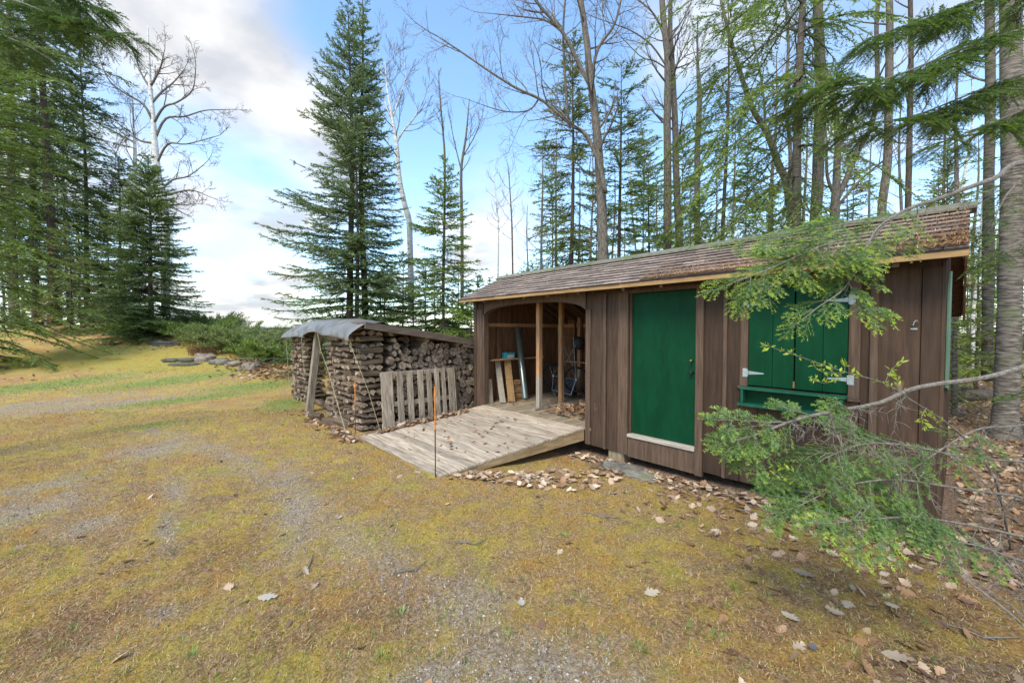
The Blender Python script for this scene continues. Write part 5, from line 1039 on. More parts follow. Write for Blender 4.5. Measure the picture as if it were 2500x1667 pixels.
fl = on_ground(2395, 11.5) + [0, 0, .13]; w = MB(); a = fl - RT * 1.4; b = fl + RT * 1.6; w.tube([a, (a + b) / 2 + [0, 0, .03], b], [.15, .17, .16], 12, rough=.06); tag(w.build('fallen_log', M['darkbark'], smooth=True), 'dark fallen log lying behind the foot of the thickest trunk', 'log')
# ------------------------------------------------------------------ scattered ground cover
rg = np.random.default_rng(77)
def inside_built(x, y):
    a = (x > -7.15) & (x < .02) & (y > 5.12) & (y < 7.95)
    t = np.clip((y - 2.7) / 2.5, 0, 1); b = (x > -7.1 + .4 * t) & (x < -4.45 + .4 * t) & (y > 2.69) & (y < 5.2)
    c = (x > -12.4) & (x < -7.2) & (y > 2.75) & (y < 5.9) & ~((x > -10.9) & (x < -9.7) & (y < 3.6))
    return a | b | c
def view_pts(n, r0, r1, pw=1.0, px0=-80, px1=2580):
    """points on the lawn inside the field of view, spread over distance"""
    d = r0 + (r1 - r0) * rg.random(n) ** pw; px = rg.uniform(px0, px1, n)
    v = norm([FW[0], FW[1], 0]); x = v[0] * d + RT[0] * (px - 1250) / 976. * d; y = v[1] * d + RT[1] * (px - 1250) / 976. * d
    ok = ~inside_built(x, y); return x[ok], y[ok], d[ok], px[ok]
def nfield(x, y, s=1.0, ph=0.): return .5 + .25 * np.sin(x * 2.3 * s + ph + 1.7 * np.sin(y * 1.9 * s + ph)) + .25 * np.sin(y * 3.1 * s - ph + 1.3 * np.sin(x * 2.7 * s))
def masks_at(x, y):
    """same colour zones as the lawn material, looked up on the polar sheet"""
    r = np.hypot(x, y); i = np.clip(np.searchsorted(rads[1:], r), 0, nr - 1); j = (np.round(np.arctan2(x, y) % (2 * PI) / (2 * PI) * NA).astype(int)) % NA; k = 1 + i * NA + j
    return grav[k], grn[k], brn[k], lit[k], bank[k]
def pick(pal, n): pal = np.array(pal); return pal[rg.integers(0, len(pal), n)] * rg.uniform(.7, 1.3, (n, 1))
# short dead blades, needles and moss tips
x, y, d, px = view_pts(260000, .9, 9.5, 1.15); n = len(x); z = ground_z(x, y); gv, gr, bn, lt, bk = masks_at(x, y)
f = nfield(x, y, 1.3) + rg.normal(0, .18, n)
yel = pick([(.46, .34, .09), (.34, .27, .07), (.50, .38, .12), (.27, .27, .07)], n); tan_ = pick([(.50, .33, .15), (.36, .20, .09), (.62, .46, .26), (.20, .10, .045), (.42, .23, .10)], n); gre = pick([(.16, .22, .05), (.22, .28, .07), (.12, .17, .04)], n)
u = rg.random(n); col = np.where((u < .42 + .35 * (f > .55) - .45 * bn)[:, None], yel, tan_); col = np.where(((rg.random(n) < .10 + .7 * gr) & (u > .25))[:, None], gre, col)
keep = rg.random(n) < (1 - .85 * sst(gv + rg.normal(0, .2, n), .3, .7)) * (1 - .5 * lt); a = rg.uniform(0, 2 * PI, n); elv = rg.uniform(-.05, .75, n) ** 1.0; Ln = rg.uniform(.010, .034, n) * (1 + .08 * d)
D = np.stack([np.cos(a) * np.cos(elv), np.sin(a) * np.cos(elv), np.sin(elv)], 1); B = np.stack([x, y, z + rg.uniform(-.002, .006, n)], 1); S = np.stack([-np.sin(a), np.cos(a), np.zeros(n)], 1); wd = (.0011 + .00045 * d)[:, None]
tag(tri_mesh('ground_cover', np.stack([B - S * wd, B + S * wd, B + D * Ln[:, None]], 1)[keep], col[keep], M['blade']), 'short moss tips, dead grass blades and needles covering the lawn', 'ground cover', kind='stuff')
# grass
Vs = []; Cs = []
x, y, d, px = view_pts(60000, 5, 20, .9, -80, 1150); gv, gr, bn, lt, bk = masks_at(x, y); k = rg.random(len(x)) < np.clip(gr * 1.3, .02, 1) * (lt < .3); x, y, d = x[k], y[k], d[k]; n = len(x)
a = rg.uniform(0, 2 * PI, n); elv = rg.uniform(.5, 1.4, n); Ln = rg.uniform(.03, .065, n); B = np.stack([x, y, ground_z(x, y) - .003], 1); D = np.stack([np.cos(a) * np.cos(elv), np.sin(a) * np.cos(elv), np.sin(elv)], 1); S = np.stack([-np.sin(a), np.cos(a), 0 * a], 1) * (.0015 + .0005 * d)[:, None]
Vs.append(np.stack([B - S, B + S, B + D * Ln[:, None]], 1)); Cs.append(pick([(.20, .29, .06), (.29, .36, .10), (.15, .23, .045), (.36, .35, .14)], n))
tufts = [(980, 1500), (470, 1600), (1690, 1540), (1740, 1560), (1420, 1470), (1800, 1445), (2290, 1390), (690, 1320), (1490, 1620), (1880, 1470), (1560, 1590), (1770, 1480), (2080, 1600), (1380, 1310), (1660, 1290), (2140, 1540), (930, 1610), (300, 1640), (1230, 1190), (1530, 1200), (1340, 1130), (900, 1060), (740, 1500)] + [(rg.uniform(0, 2450), rg.uniform(1080, 1660)) for _ in range(380)]
for q, (tx, ty) in enumerate(tufts):
    c = px_ground(tx, ty); 
    if inside_built(c[0], c[1]): continue
    m = rg.integers(14, 40) if q < 23 else rg.integers(4, 14); rr = rg.uniform(.01, .035, m); a = rg.uniform(0, 2 * PI, m); b0 = np.stack([c[0] + rr * np.cos(a), c[1] + rr * np.sin(a), np.zeros(m)], 1); b0[:, 2] = ground_z(b0[:, 0], b0[:, 1]) - .002
    elv = rg.uniform(.15, 1.4, m); L_ = rg.uniform(.025, .085, m) * (1 if q < 23 else .75); D = np.stack([np.cos(a) * np.cos(elv), np.sin(a) * np.cos(elv), np.sin(elv)], 1); S = np.stack([-np.sin(a), np.cos(a), 0 * a], 1) * .0019
    M1 = b0 + D * (L_ * .55)[:, None]; T1 = b0 + D * L_[:, None] - [0, 0, 1] * (L_ * .25)[:, None]; green = rg.random() < .6; pal = [(.12, .22, .04), (.19, .30, .07), (.25, .33, .10)] if green else [(.45, .36, .18), (.33, .30, .12), (.2, .26, .07)]
    cc_ = pick(pal, m); Vs += [np.stack([b0 - S, b0 + S, M1 + S * .8], 1), np.stack([b0 - S, M1 + S * .8, M1 - S * .8], 1), np.stack([M1 - S * .8, M1 + S * .8, T1], 1)]; Cs += [cc_, cc_, cc_]
tag(tri_mesh('grass', np.concatenate(Vs), np.concatenate(Cs), M['blade']), 'thin green grass blades and small tufts growing through the moss', 'grass', kind='stuff')
# gravel
x, y, d, px = view_pts(110000, 1.0, 12, 1.2); gv, gr, bn, lt, bk = masks_at(x, y); k = rg.random(len(x)) < sst(gv + .25 * (nfield(x, y, 3) - .5) + rg.normal(0, .06, len(x)), .32, .62) + .012; x, y, d = x[k], y[k], d[k]; n = len(x); z = ground_z(x, y)
oc = np.array([[1, 0, 0], [0, 1, 0], [-1, 0, 0], [0, -1, 0], [0, 0, 1.]]); tr_ = np.array([[0, 1, 4], [1, 2, 4], [2, 3, 4], [3, 0, 4]]); s = rg.uniform(.0025, .0085, n) * (1 + .06 * d); a = rg.uniform(0, 6.28, n)
P = oc[None] * (s[:, None, None] * rg.uniform(.6, 1.3, (n, 1, 3))) + rg.normal(0, .25, (n, 5, 3)) * s[:, None, None]; ca_, sa_ = np.cos(a)[:, None], np.sin(a)[:, None]; P = np.stack([P[..., 0] * ca_ - P[..., 1] * sa_, P[..., 0] * sa_ + P[..., 1] * ca_, P[..., 2]], -1) + np.stack([x, y, z], 1)[:, None, :]
gcol = pick([(.26, .22, .175), (.33, .29, .24), (.18, .155, .13), (.38, .345, .29), (.28, .20, .13)], n)
mg = mat('loose_gravel', (.7, .7, .7), (1, 1, 1), (1, 1, 1), 60., .9, 0, .001, 0)
at_ = mg.node_tree.nodes.new('ShaderNodeAttribute'); at_.attribute_name = 'Col'; mg.node_tree.links.new(at_.outputs['Color'], mg.node_tree.nodes['Principled BSDF'].inputs['Base Color'])
tag(tri_mesh('gravel', P[:, tr_].reshape(-1, 3, 3), np.repeat(gcol, 4, 0), mg), 'loose grey gravel showing through the moss of the old drive', 'gravel', kind='stuff')
# fallen leaves
def leaf_template(seed):
    r_ = random.Random(seed); pts = []; lob = 4
    for sgn in (1, -1):
        side = []
        for i in range(lob):
            t = -.38 + .9 * (i + .5) / lob; wv = (.30, .42, .36, .2)[i] * r_.uniform(.85, 1.1)
            side += [(t - .10, wv * .62 * sgn), (t + .06, wv * sgn), (t + .10, wv * .85 * sgn)]
        pts.append(side)
    out = [(-.52, .012)] + pts[0] + [(.56, .0)] + pts[1][::-1] + [(-.52, -.012)]
    c = [(x_, 0.) for x_ in (-.4, -.1, .2, .45)]
    tris = []
    n_ = len(out)
    mid = [(min(.4, max(-.42, (out[i][0] + out[(i + 1) % n_][0]) / 2)), 0.) for i in range(n_)]
    for i in range(n_):
        p, q = out[i], out[(i + 1) % n_]; tris.append((p, q, mid[i])); tris.append((q, mid[(i + 1) % n_], mid[i]))
    tris.append(((-.52, .012), (-.78, .0), (-.52, -.012)))
    return np.array([[(a[0], a[1], 0) for a in t] for t in tris], float)
LT = [leaf_template(i) for i in range(5)]
LEAFCOL = [(.46, .32, .21), (.38, .24, .14), (.52, .40, .29), (.29, .16, .09), (.22, .12, .075), (.42, .29, .20), (.33, .18, .09), (.18, .115, .09)]
def leaf_batch(x, y, z, size, pal=LEAFCOL, tilt=.35, curl=.5, bright=1.):
    n = len(x); Vs = []; Cs = []
    for q in range(5):
        k = np.arange(n) % 5 == q; m = k.sum()
        if not m: continue
        T = LT[q][None].repeat(m, 0); s = size[k][:, None, None] if np.ndim(size) else size
        cu = rg.uniform(-.2, 1, (m, 1, 1)) * curl; T = T.copy(); T[..., 2] = cu * (T[..., 0] ** 2 * 1.2 + T[..., 1] ** 2 * 1.6) + rg.uniform(-.3, .3, (m, 1, 1)) * T[..., 0] * T[..., 1] * 1.5
        T = T * (s[..., None] if np.ndim(s) else s); a = rg.uniform(0, 6.28, m); tx = rg.normal(0, tilt, m); ty = rg.normal(0, tilt, m)
        X, Y, Z = T[..., 0], T[..., 1], T[..., 2]; c_, s_ = np.cos(tx)[:, None, None], np.sin(tx)[:, None, None]; Y, Z = Y * c_ - Z * s_, Y * s_ + Z * c_; c_, s_ = np.cos(ty)[:, None, None], np.sin(ty)[:, None, None]; X, Z = X * c_ - Z * s_, X * s_ + Z * c_
        c_, s_ = np.cos(a)[:, None, None], np.sin(a)[:, None, None]; X, Y = X * c_ - Y * s_, X * s_ + Y * c_
        lift = -Z.reshape(m, -1).min(1)[:, None, None]
        Vs.append(np.stack([X + x[k][:, None, None], Y + y[k][:, None, None], Z + z[k][:, None, None] + lift * .6], -1).reshape(-1, 3, 3)); c = pick(pal, m) * bright; Cs.append(np.repeat(c, T.shape[1], 0))
    return Vs, Cs
Vs = []; Cs = []
def zone(n, fx, fy, size=(.07, .13), zoff=.002, layers=1, **k):
    x = fx(n); y = fy(x) if callable(fy) else fy; ok = ~inside_built(x, y); x, y = x[ok], y[ok]; z = ground_z(x, y) + zoff + rg.random(len(x)) * .03 * (layers - 1); v, c = leaf_batch(x, y, z, rg.uniform(*size, len(x)), **k); Vs.extend(v); Cs.extend(c)
LIGHTL = [(.56, .42, .29), (.48, .33, .21), (.62, .50, .37), (.40, .24, .14), (.52, .37, .26), (.30, .17, .10)]
zone(300, lambda n: rg.uniform(-4.35, -2.9, n), lambda x: 2.88 + (x + 4.35) * .62 + rg.uniform(0, 1, len(x)) ** 1.0 * (.22 + (x + 4.35) * .95), layers=2, size=(.065, .12), pal=LIGHTL, tilt=.2)
zone(480, lambda n: rg.uniform(-4.4, .2, n), lambda x: 5.12 - np.abs(rg.normal(0, .22, len(x))), layers=2, size=(.05, .10), pal=LIGHTL, tilt=.25)
zone(160, lambda n: rg.uniform(-2.4, .1, n), lambda x: 4.75 - np.abs(rg.normal(0, .5, len(x))), size=(.06, .11))
zone(170, lambda n: rg.uniform(-7.9, -6.9, n), lambda x: 2.62 - np.abs(rg.normal(0, .12, len(x))), size=(.06, .11), layers=2)
zone(120, lambda n: rg.uniform(-10.2, -7.8, n), lambda x: 2.62 - np.abs(rg.normal(0, .18, len(x))), size=(.07, .12))
x, y, d, px = view_pts(13000, 1.6, 18, .75, 1900, 2650); gv, gr, bn, lt, bk = masks_at(x, y); k = rg.random(len(x)) < np.clip(lt * 1.2 + .02, 0, 1) * np.clip((d - 1.6) / 2.2, .06, 1); x, y = x[k], y[k]; v, c = leaf_batch(x, y, ground_z(x, y) + rg.random(len(x)) * .015, rg.uniform(.045, .10, len(x)), tilt=.4); Vs += v; Cs += c
x, y, d, px = view_pts(260, 1.6, 10, 1.2, 0, 2500); v, c = leaf_batch(x, y, ground_z(x, y), rg.uniform(.035, .09, len(x))); Vs += v; Cs += c
x, y, d, px = view_pts(60, 1.6, 3.5, 1, 1750, 2450); v, c = leaf_batch(x, y, ground_z(x, y), rg.uniform(.05, .10, len(x))); Vs += v; Cs += c
for (qx, qy, qd, n_, sp_) in ((680, 0, 15.5, 330, .9), (640, 0, 16.2, 260, .8), (600, 0, 17, 200, .8), (330, 0, 21.8, 260, 1.5), (440, 0, 20.5, 140, .9), (90, 0, 14, 40, 2.), (1330, 0, 9, 1, .1)):
    c0 = at(qx, qd); x = c0[0] + rg.normal(0, sp_, n_); y = c0[1] + rg.normal(0, sp_ * .7, n_); ok = ~inside_built(x, y); x, y = x[ok], y[ok]; v, c = leaf_batch(x, y, ground_z(x, y) + .02, rg.uniform(.10, .17, len(x))); Vs += v; Cs += c
# on the ramp, along its upper side and inside the bay
def on_ramp(x, y): return -.035 + (y - 2.72) / 2.45 * .32
x = rg.uniform(-6.7, -4.4, 70); y = rg.uniform(2.9, 5.1, 70); t = (y - 2.7) / 2.5; k = (x > -7.05 + .4 * t) & (x < -4.5 + .4 * t); x, y = x[k], y[k]; v, c = leaf_batch(x, y, on_ramp(x, y) + .004, rg.uniform(.03, .09, len(x)), pal=LEAFCOL[1:2] + LEAFCOL[3:]); Vs += v; Cs += c
t = rg.random(190) ** 1.2; x = -6.98 + .36 * t + rg.normal(0, .035, 190) + .03; y = 2.95 + 1.7 * t; v, c = leaf_batch(x, y, on_ramp(x, y) + rg.random(190) * .05, rg.uniform(.06, .11, 190), tilt=.5); Vs += v; Cs += c
x = -4.8 + rg.normal(0, .30, 170); y = 6.0 + rg.normal(0, .24, 170); k = (x < -4.05); x, y = x[k], y[k]; v, c = leaf_batch(x, y, .29 + rg.random(len(x)) * .14 * np.exp(-((x + 4.8) / .4) ** 2), rg.uniform(.07, .13, len(x)), pal=LEAFCOL[1:2] + LEAFCOL[3:], tilt=.6); Vs += v; Cs += c
x = rg.uniform(-6.6, -4.2, 60); y = rg.uniform(5.3, 7.6, 60); v, c = leaf_batch(x, y, np.full(60, .29), rg.uniform(.05, .10, 60), pal=LEAFCOL[3:]); Vs += v; Cs += c
tag(tri_mesh('leaf_litter', np.concatenate(Vs), np.concatenate(Cs), M['leaf']), 'tan and brown fallen oak leaves littering the ground, ramp and shed floor', 'leaf litter', kind='stuff')
# conifer litter on the roof
n = 16000; x = -rg.random(n) ** 1.5 * 2.9 + .02; h = rg.random(n) ** (1.1 + 1.4 * np.clip(-x / 2.6, 0, 1) * 2); y = 4.84 + h * 1.0; k = rg.random(n) < .35 + .65 * (h < .35); x, y = x[k], y[k]; n = len(x)
kk = np.floor((y - 4.835) / .1165); fr = (y - 4.835) / .1165 - kk; z = RZ - ZRF * (RY - y) - .012 + .010 * (1 - fr) + rg.random(n) * .012
a = rg.uniform(0, 6.28, n); D = np.stack([np.cos(a), np.sin(a) * .9, np.sin(a) * .45 + rg.uniform(-.1, .4, n)], 1); S = np.stack([-np.sin(a), np.cos(a), 0 * a], 1) * .004; B = np.stack([x, y, z], 1); L_ = rg.uniform(.015, .05, n)[:, None]
tag(tri_mesh('roof_litter', np.stack([B - S, B + S, B + D * L_], 1), pick([(.42, .23, .10), (.30, .15, .07), (.50, .33, .18), (.22, .12, .06)], n), M['leaf']), 'rusty needles and scales caught on the shingles near the right end of the roof', 'needle litter', kind='stuff')
# single leaves one can point to
singles = [(652, 1458, .15, (.80, .70, .58), 'largest pale oak leaf lying alone in the lower left foreground'), (1590, 1456, .13, (.78, .66, .48), 'pale lobed oak leaf lying alone below the door, in the moss'), (1273, 1474, .085, (.76, .66, .58), 'small pale leaf left of the lone lobed leaf, at the edge of the gravel'),
           (1928, 1512, .13, (.80, .68, .50), 'pale oak leaf on the lawn below the serving shelf'), (1960, 1405, .17, (.55, .40, .28), 'big tan curled oak leaf beside the dark leaf clump'), (2190, 1612, .16, (.62, .50, .36), 'large tan leaf at the bottom edge near the right corner'), (2178, 1487, .10, (.76, .62, .44), 'bent pale leaf on the brown needles at the right'),
           (2070, 1480, .12, (.74, .60, .42), 'pale leaf topmost of the loose cluster right of centre'), (2040, 1500, .12, (.66, .50, .34), 'tan leaf lowest in the loose cluster right of centre'), (1020, 1152, .14, (.74, .58, .46), 'pale leaf at the lower edge of the ramp left of the stake'), (1500, 1200, .09, (.66, .52, .42), 'curled pale leaf on the moss in front of the doorstep rock'),
           (1745, 1305, .12, (.66, .52, .38), 'ragged tan leaf on the lawn under the fir bough'), (1985, 1585, .08, (.24, .23, .25), 'small dark grey leaf near the bottom, left of the large tan leaf'), (700, 1217, .09, (.76, .66, .54), 'pale leaf lying on the left gravel strip'), (830, 1265, .085, (.78, .68, .56), 'pale leaf just right of the left gravel strip'), (343, 1154, .085, (.82, .76, .66), 'small white leaf on the lawn far left of the ramp')]
for q, (tx, ty, sz, c, lab) in enumerate(singles):
    g_ = px_ground(tx, ty, -.06); v, cc_ = leaf_batch(np.array([0.] * (q % 5) + [0.]), np.array([0.] * (q % 5) + [0.]), np.zeros(q % 5 + 1), np.full(q % 5 + 1, sz * .85), tilt=.12, curl=.45); V = v[-1]
    V = V + np.array([0, 0, .012]); o = tri_mesh('oak_leaf', V, np.repeat(np.array([c]) * .62, len(V), 0) * rg.uniform(.95, 1.05, (len(V), 1)), M['leaf']); g_[2] = gz(g_); o.location = tuple(map(float, g_)); tag(o, lab, 'leaf')
for q, (pts, lab) in enumerate((([(1420, 1245), (1470, 1262), (1540, 1262)], 'bare grey twig lying on the moss in front of the shed'), ([(1630, 1170), (1660, 1195), (1700, 1212)], 'thin twig pointing to the shed wall near the door'), ([(1110, 1325), (1160, 1330), (1190, 1315)], 'crooked dark twig on the grass in the centre foreground'), ([(720, 1410), (750, 1390), (766, 1350)], 'thin curved twig on the left foreground moss'),
                            ([(960, 1400), (1010, 1390), (1045, 1365)], 'lichen covered twig left of the centre gravel'), ([(1790, 1245), (1850, 1252), (1900, 1275)], 'pale stick on the leaves at the foot of the wall'), ([(2300, 1530), (2400, 1562), (2500, 1560)], 'long dark twig curving over the brown needles at the bottom right'))):
    P = [px_ground(a_, b_) for a_, b_ in pts]
    for p in P: p[2] = gz(p) + .012
    w = MB(); m_ = [P[0], (P[0] + P[1]) / 2 + [0, .01, .006], P[1], (P[1] + P[2]) / 2 + [.01, 0, .004], P[2]]; w.tube(m_, [.004, .006, .006, .005, .002], 6, rough=.15); e = P[1]; w.tube([e, e + (P[2] - P[1]) * .4 + [.03, .05, .004]], [.003, .0015], 4); tag(w.build('fallen_twig', M['twig']), lab, 'twig')

# ------------------------------------------------------------------ near boughs reaching in from the right
FIRC = (np.array([.060, .125, .030]), np.array([.200, .330, .070]), np.array([.46, .58, .05]))
class Bough:
    def __init__(s, seed): s.rg = np.random.default_rng(seed); s.w = MB(); s.V = []; s.C = []
    def sprig(s, P, D, N, Ln, tipc, nl=.023, k0=.35, wid=.0062, step=.0034):
        rg = s.rg; m = int(Ln / step); u = (np.arange(m) + rg.random(m)) / m; D = norm(D); sag = N * 0; base = P + D * (Ln * u)[:, None] - np.array([0, 0, 1]) * (.35 * Ln * u ** 2)[:, None] * .3
        S = norm(np.cross(D, N)); sg = np.where(rg.random(m) < .5, -1, 1)[:, None]; d = D * rg.uniform(.35, .75, (m, 1)) + S * sg * rg.uniform(.6, 1.05, (m, 1)) + N * rg.uniform(-.15, .5, (m, 1)); d /= np.linalg.norm(d, axis=1)[:, None]
        wv = np.cross(d, N + rg.normal(0, .3, (m, 3))); wv /= np.linalg.norm(wv, axis=1)[:, None]; L_ = nl * rg.uniform(.7, 1.1, (m, 1)) * (1 - .35 * u ** 4)[:, None]
        k = np.clip(k0 + rg.normal(0, .22, (m, 1)), 0, 1); c = FIRC[0] * (1 - k) + FIRC[1] * k; tk = (tipc * sst(u, .25, .8))[:, None]; c = c * (1 - tk) + FIRC[2] * rg.uniform(.75, 1.15, (m, 1)) * tk
        s.V.append(np.stack([base - wv * wid / 2, base + wv * wid / 2, base + d * L_], 1)); s.C.append(c); s.w.tube([P, P + D * Ln * .5 - np.array([0, 0, .03 * Ln]), base[-1]], [.0012, .001, .0006], 3, c=.3)
    def twig(s, P, D, N, Ln, green=1., tipc=.5, scale=1., lev=0):
        """flat fan of sprigs along a small branch"""
        rg = s.rg; D = norm(D); n = max(3, int(Ln / .04)); pts = [np.array(P)]; d = D
        for i in range(n): d = norm(d + rg.normal(0, .07, 3) - np.array([0, 0, .05])); pts.append(pts[-1] + d * Ln / n)
        s.w.tube(pts, np.linspace(.0016 + .004 * Ln, .0010, n + 1), 4, cap=False, c=.4); kk = rg.uniform(.1, .5)
        for i in range(1, n + 1):
            t = norm(pts[i] - pts[i - 1]); S = norm(np.cross(t, N)); u = i / n
            for sg in (-1, 1):
                if rg.random() > green: continue
                L2 = min(Ln * .55, .13 * scale) * (1.15 - .7 * u) * rg.uniform(.6, 1.15); dd = t * rg.uniform(.6, .95) + S * sg * rg.uniform(.55, .9) + N * rg.uniform(-.15, .1)
                if lev < 1 and Ln > .24 and u < .75 and rg.random() < .6: s.twig(pts[i], dd, N, L2 * 2.0, green, tipc, scale, lev + 1)
                else: s.sprig(pts[i], dd, N, L2 + .03, tipc * (rg.random() < .75), k0=kk + rg.uniform(-.1, .2))
            s.sprig(pts[i - 1], t, N, Ln / n * 1.15, tipc if i == n else 0, k0=kk)
        s.sprig(pts[-1], d, N, .05 * scale + .02, tipc, k0=kk)
    def limb(s, pts, r0, r1, side_from, side_n, side_len, green=1., tipc=.5, scale=1., bare=(0, 0, 0), hang=0., up=None):
        rg = s.rg; P = np.array(pts, float); n = len(P); u = np.linspace(0, n - 1, (n - 1) * 5 + 1); Q = []
        for x_ in u:
            i = min(int(x_), n - 2); f = x_ - i; a, b, c_, d_ = P[max(i - 1, 0)], P[i], P[i + 1], P[min(i + 2, n - 1)]; Q.append(.5 * (2 * b + (-a + c_) * f + (2 * a - 5 * b + 4 * c_ - d_) * f * f + (-a + 3 * b - 3 * c_ + d_) * f ** 3))
        Q = np.array(Q); s.w.tube(Q, np.linspace(r0, r1, len(Q)), 7, rough=.06, c=.6); N = norm(up if up is not None else (0, 0, 1))
        for j in range(side_n):
            v = side_from + (1 - side_from) * (j + rg.random() * .7) / side_n; i = min(int(v * (len(Q) - 1)), len(Q) - 2); t = norm(Q[i + 1] - Q[i]); S = norm(np.cross(t, N)); sg = 1 if j % 2 else -1
            N2 = norm(N + rg.normal(0, .22, 3)); s.twig(Q[i], t * rg.uniform(.5, .9) + S * sg * rg.uniform(.5, .9) + np.array([0, 0, -hang * rg.uniform(.4, 1.2)]), N2, side_len * rg.uniform(.55, 1.1) * (1.15 - .5 * v), green, tipc, scale)
        if green > 0: s.twig(Q[-1], Q[-1] - Q[-2], N, side_len * .6, green, tipc, scale)
        for j in range(bare[2]):        # bare hanging twiglets
            v = bare[0] + (bare[1] - bare[0]) * rg.random(); i = min(int(v * (len(Q) - 1)), len(Q) - 2); d = norm(rg.normal(0, .5, 3) + np.array([0, 0, -.8])); p = Q[i]; L_ = rg.uniform(.06, .26); pts = [p]
            for k in range(4): d = norm(d + rg.normal(0, .22, 3)); pts.append(pts[-1] + d * L_ / 4)
            s.w.tube(pts, [.0022, .0019, .0015, .0011, .0008], 4, c=.8, cap=False)
            for k in range(1, 5):
                for _ in range(2): e = norm(d + rg.normal(0, .9, 3)); q1 = pts[k] + e * L_ * .18; q2 = q1 + norm(e + np.array([0, 0, -.5])) * L_ * .16; s.w.tube([pts[k], q1, q2], [.0015, .0012, .0007], 3, c=.8, cap=False)
    def build(s, root):
        o = s.w.build('bough', M['limb'], root)
        if s.V:
            f = tri_mesh('needles', np.concatenate(s.V), np.concatenate(s.C), M['needles'], root); f.parent = o; f.location = (0, 0, 0)
        return o
tr_loc = at(3250, 3.1); tr_loc[2] = gz(tr_loc); near = thing('fir_tree', tr_loc, 'near fir beyond the right edge whose long boughs hang in front of the shed', 'fir')
w = MB(); w.tube([tr_loc - [0, 0, .2], tr_loc + [0, 0, 3], tr_loc + [0, 0, 8]], [.17, .14, .09], 12, rough=.05); w.build('trunk', M['firbark'], near, smooth=True)
def TP(z): return tr_loc + [0, 0, z]
def PP(l): return [p3(*q) for q in l]
toC = norm(-FW * .55 + np.array([0, 0, .83]))       # the sprays tip a little towards the clearing
b = Bough(1); b.limb([TP(3.0)] + PP([(2560, 395, 3.4), (2425, 437, 3.2), (2300, 482, 3.0), (2193, 522, 2.9), (2110, 600, 2.75)]), .026, .007, .75, 5, .30, 1, .5, 1, (.3, .8, 8), .2, toC)
b.limb(PP([(2193, 522, 2.9), (2140, 560, 2.8), (2098, 640, 2.7), (2060, 705, 2.62), (2000, 748, 2.6), (1960, 780, 2.6)]), .008, .003, .35, 12, .22, 1, .55, .9, (.1, .6, 5), .15, toC)
b.limb(PP([(2071, 690, 2.62), (2110, 747, 2.58), (2150, 760, 2.56)]), .004, .002, .2, 8, .15, 1, .8, .8, (0, .5, 2), .1, toC)
b.limb(PP([(2130, 575, 2.8), (2040, 590, 2.75), (1960, 620, 2.7), (1870, 660, 2.68), (1790, 690, 2.66)]), .007, .003, .12, 17, .30, 1, .6, 1, (0, .5, 2), .2, toC)
b.limb(PP([(1985, 625, 2.7), (1900, 690, 2.64), (1850, 715, 2.62)]), .004, .002, .2, 9, .2, 1, .65, 1, (0, 0, 0), .2, toC)
b.limb(PP([(2160, 540, 2.9), (2080, 545, 2.9), (1990, 560, 2.9), (1900, 580, 2.9), (1800, 590, 2.9)]), .006, .002, .15, 13, .24, 1, .45, 1, (0, 0, 0), .1, toC)
b.limb(PP([(2240, 505, 3.0), (2235, 560, 2.95), (2200, 590, 2.9), (2160, 610, 2.9)]), .005, .002, .3, 8, .20, 1, .85, .9, (0, 0, 0), .1, toC)
b.build(near)
b = Bough(2); b.limb([TP(1.9)] + PP([(2640, 850, 2.7), (2500, 895, 2.55), (2400, 922, 2.5), (2243, 945, 2.4), (2146, 983, 2.35), (2046, 1002, 2.3), (1950, 1022, 2.25), (1843, 1062, 2.2), (1790, 1075, 2.2)]), .020, .004, .86, 9, .18, 1, .3, .9, (.45, .86, 34), .25, toC)
b.limb(PP([(1940, 1030, 2.25), (1880, 1030, 2.25), (1800, 1025, 2.22), (1755, 1025, 2.2)]), .004, .002, .1, 8, .13, 1, .4, .9, (0, 0, 0), .1, toC)
b.limb(PP([(1880, 1045, 2.22), (1850, 1085, 2.22), (1830, 1105, 2.22)]), .004, .002, .2, 6, .16, .9, .2, .9, (0, 0, 0), .3, toC)
b.limb(PP([(1990, 1015, 2.28), (1950, 1005, 2.28), (1905, 992, 2.28)]), .003, .0015, .3, 4, .07, 1, .2, .8, (0, 0, 0), .1, toC)
b.limb(PP([(2085, 1010, 2.3), (2060, 990, 2.3), (2030, 985, 2.3)]), .003, .0015, .3, 3, .07, 1, .3, .8, (0, 0, 0), .1, toC)
b.build(near)
b = Bough(3)
for pts, sn, sl, tc_ in (([TP(1.2), (2640, 1120, 2.7), (2480, 1125, 2.6), (2330, 1110, 2.5), (2200, 1085, 2.4), (2100, 1085, 2.35), (2010, 1120, 2.3)], 15, .32, .12), ([TP(.9), (2640, 1230, 2.6), (2480, 1210, 2.5), (2330, 1190, 2.4), (2180, 1170, 2.3), (2050, 1190, 2.25), (1960, 1230, 2.2)], 17, .34, .15),
                         ([TP(.7), (2640, 1340, 2.4), (2500, 1310, 2.35), (2360, 1280, 2.3), (2230, 1262, 2.2), (2120, 1268, 2.15), (2050, 1275, 2.1)], 15, .28, .6), ([TP(.6), (2640, 1400, 2.3), (2500, 1370, 2.2), (2380, 1330, 2.15), (2290, 1320, 2.1)], 7, .22, .3), ([TP(1.6), (2640, 1010, 2.9), (2480, 1040, 2.75), (2380, 1050, 2.6), (2250, 1130, 2.5), (2170, 1190, 2.4)], 12, .28, .2)):
    b.limb([pts[0]] + PP(pts[1:]), .010, .0025, .60, int(sn * .75), sl * 1.05, .66, tc_ + .08, 1, (.3, .98, 26), .22, toC)
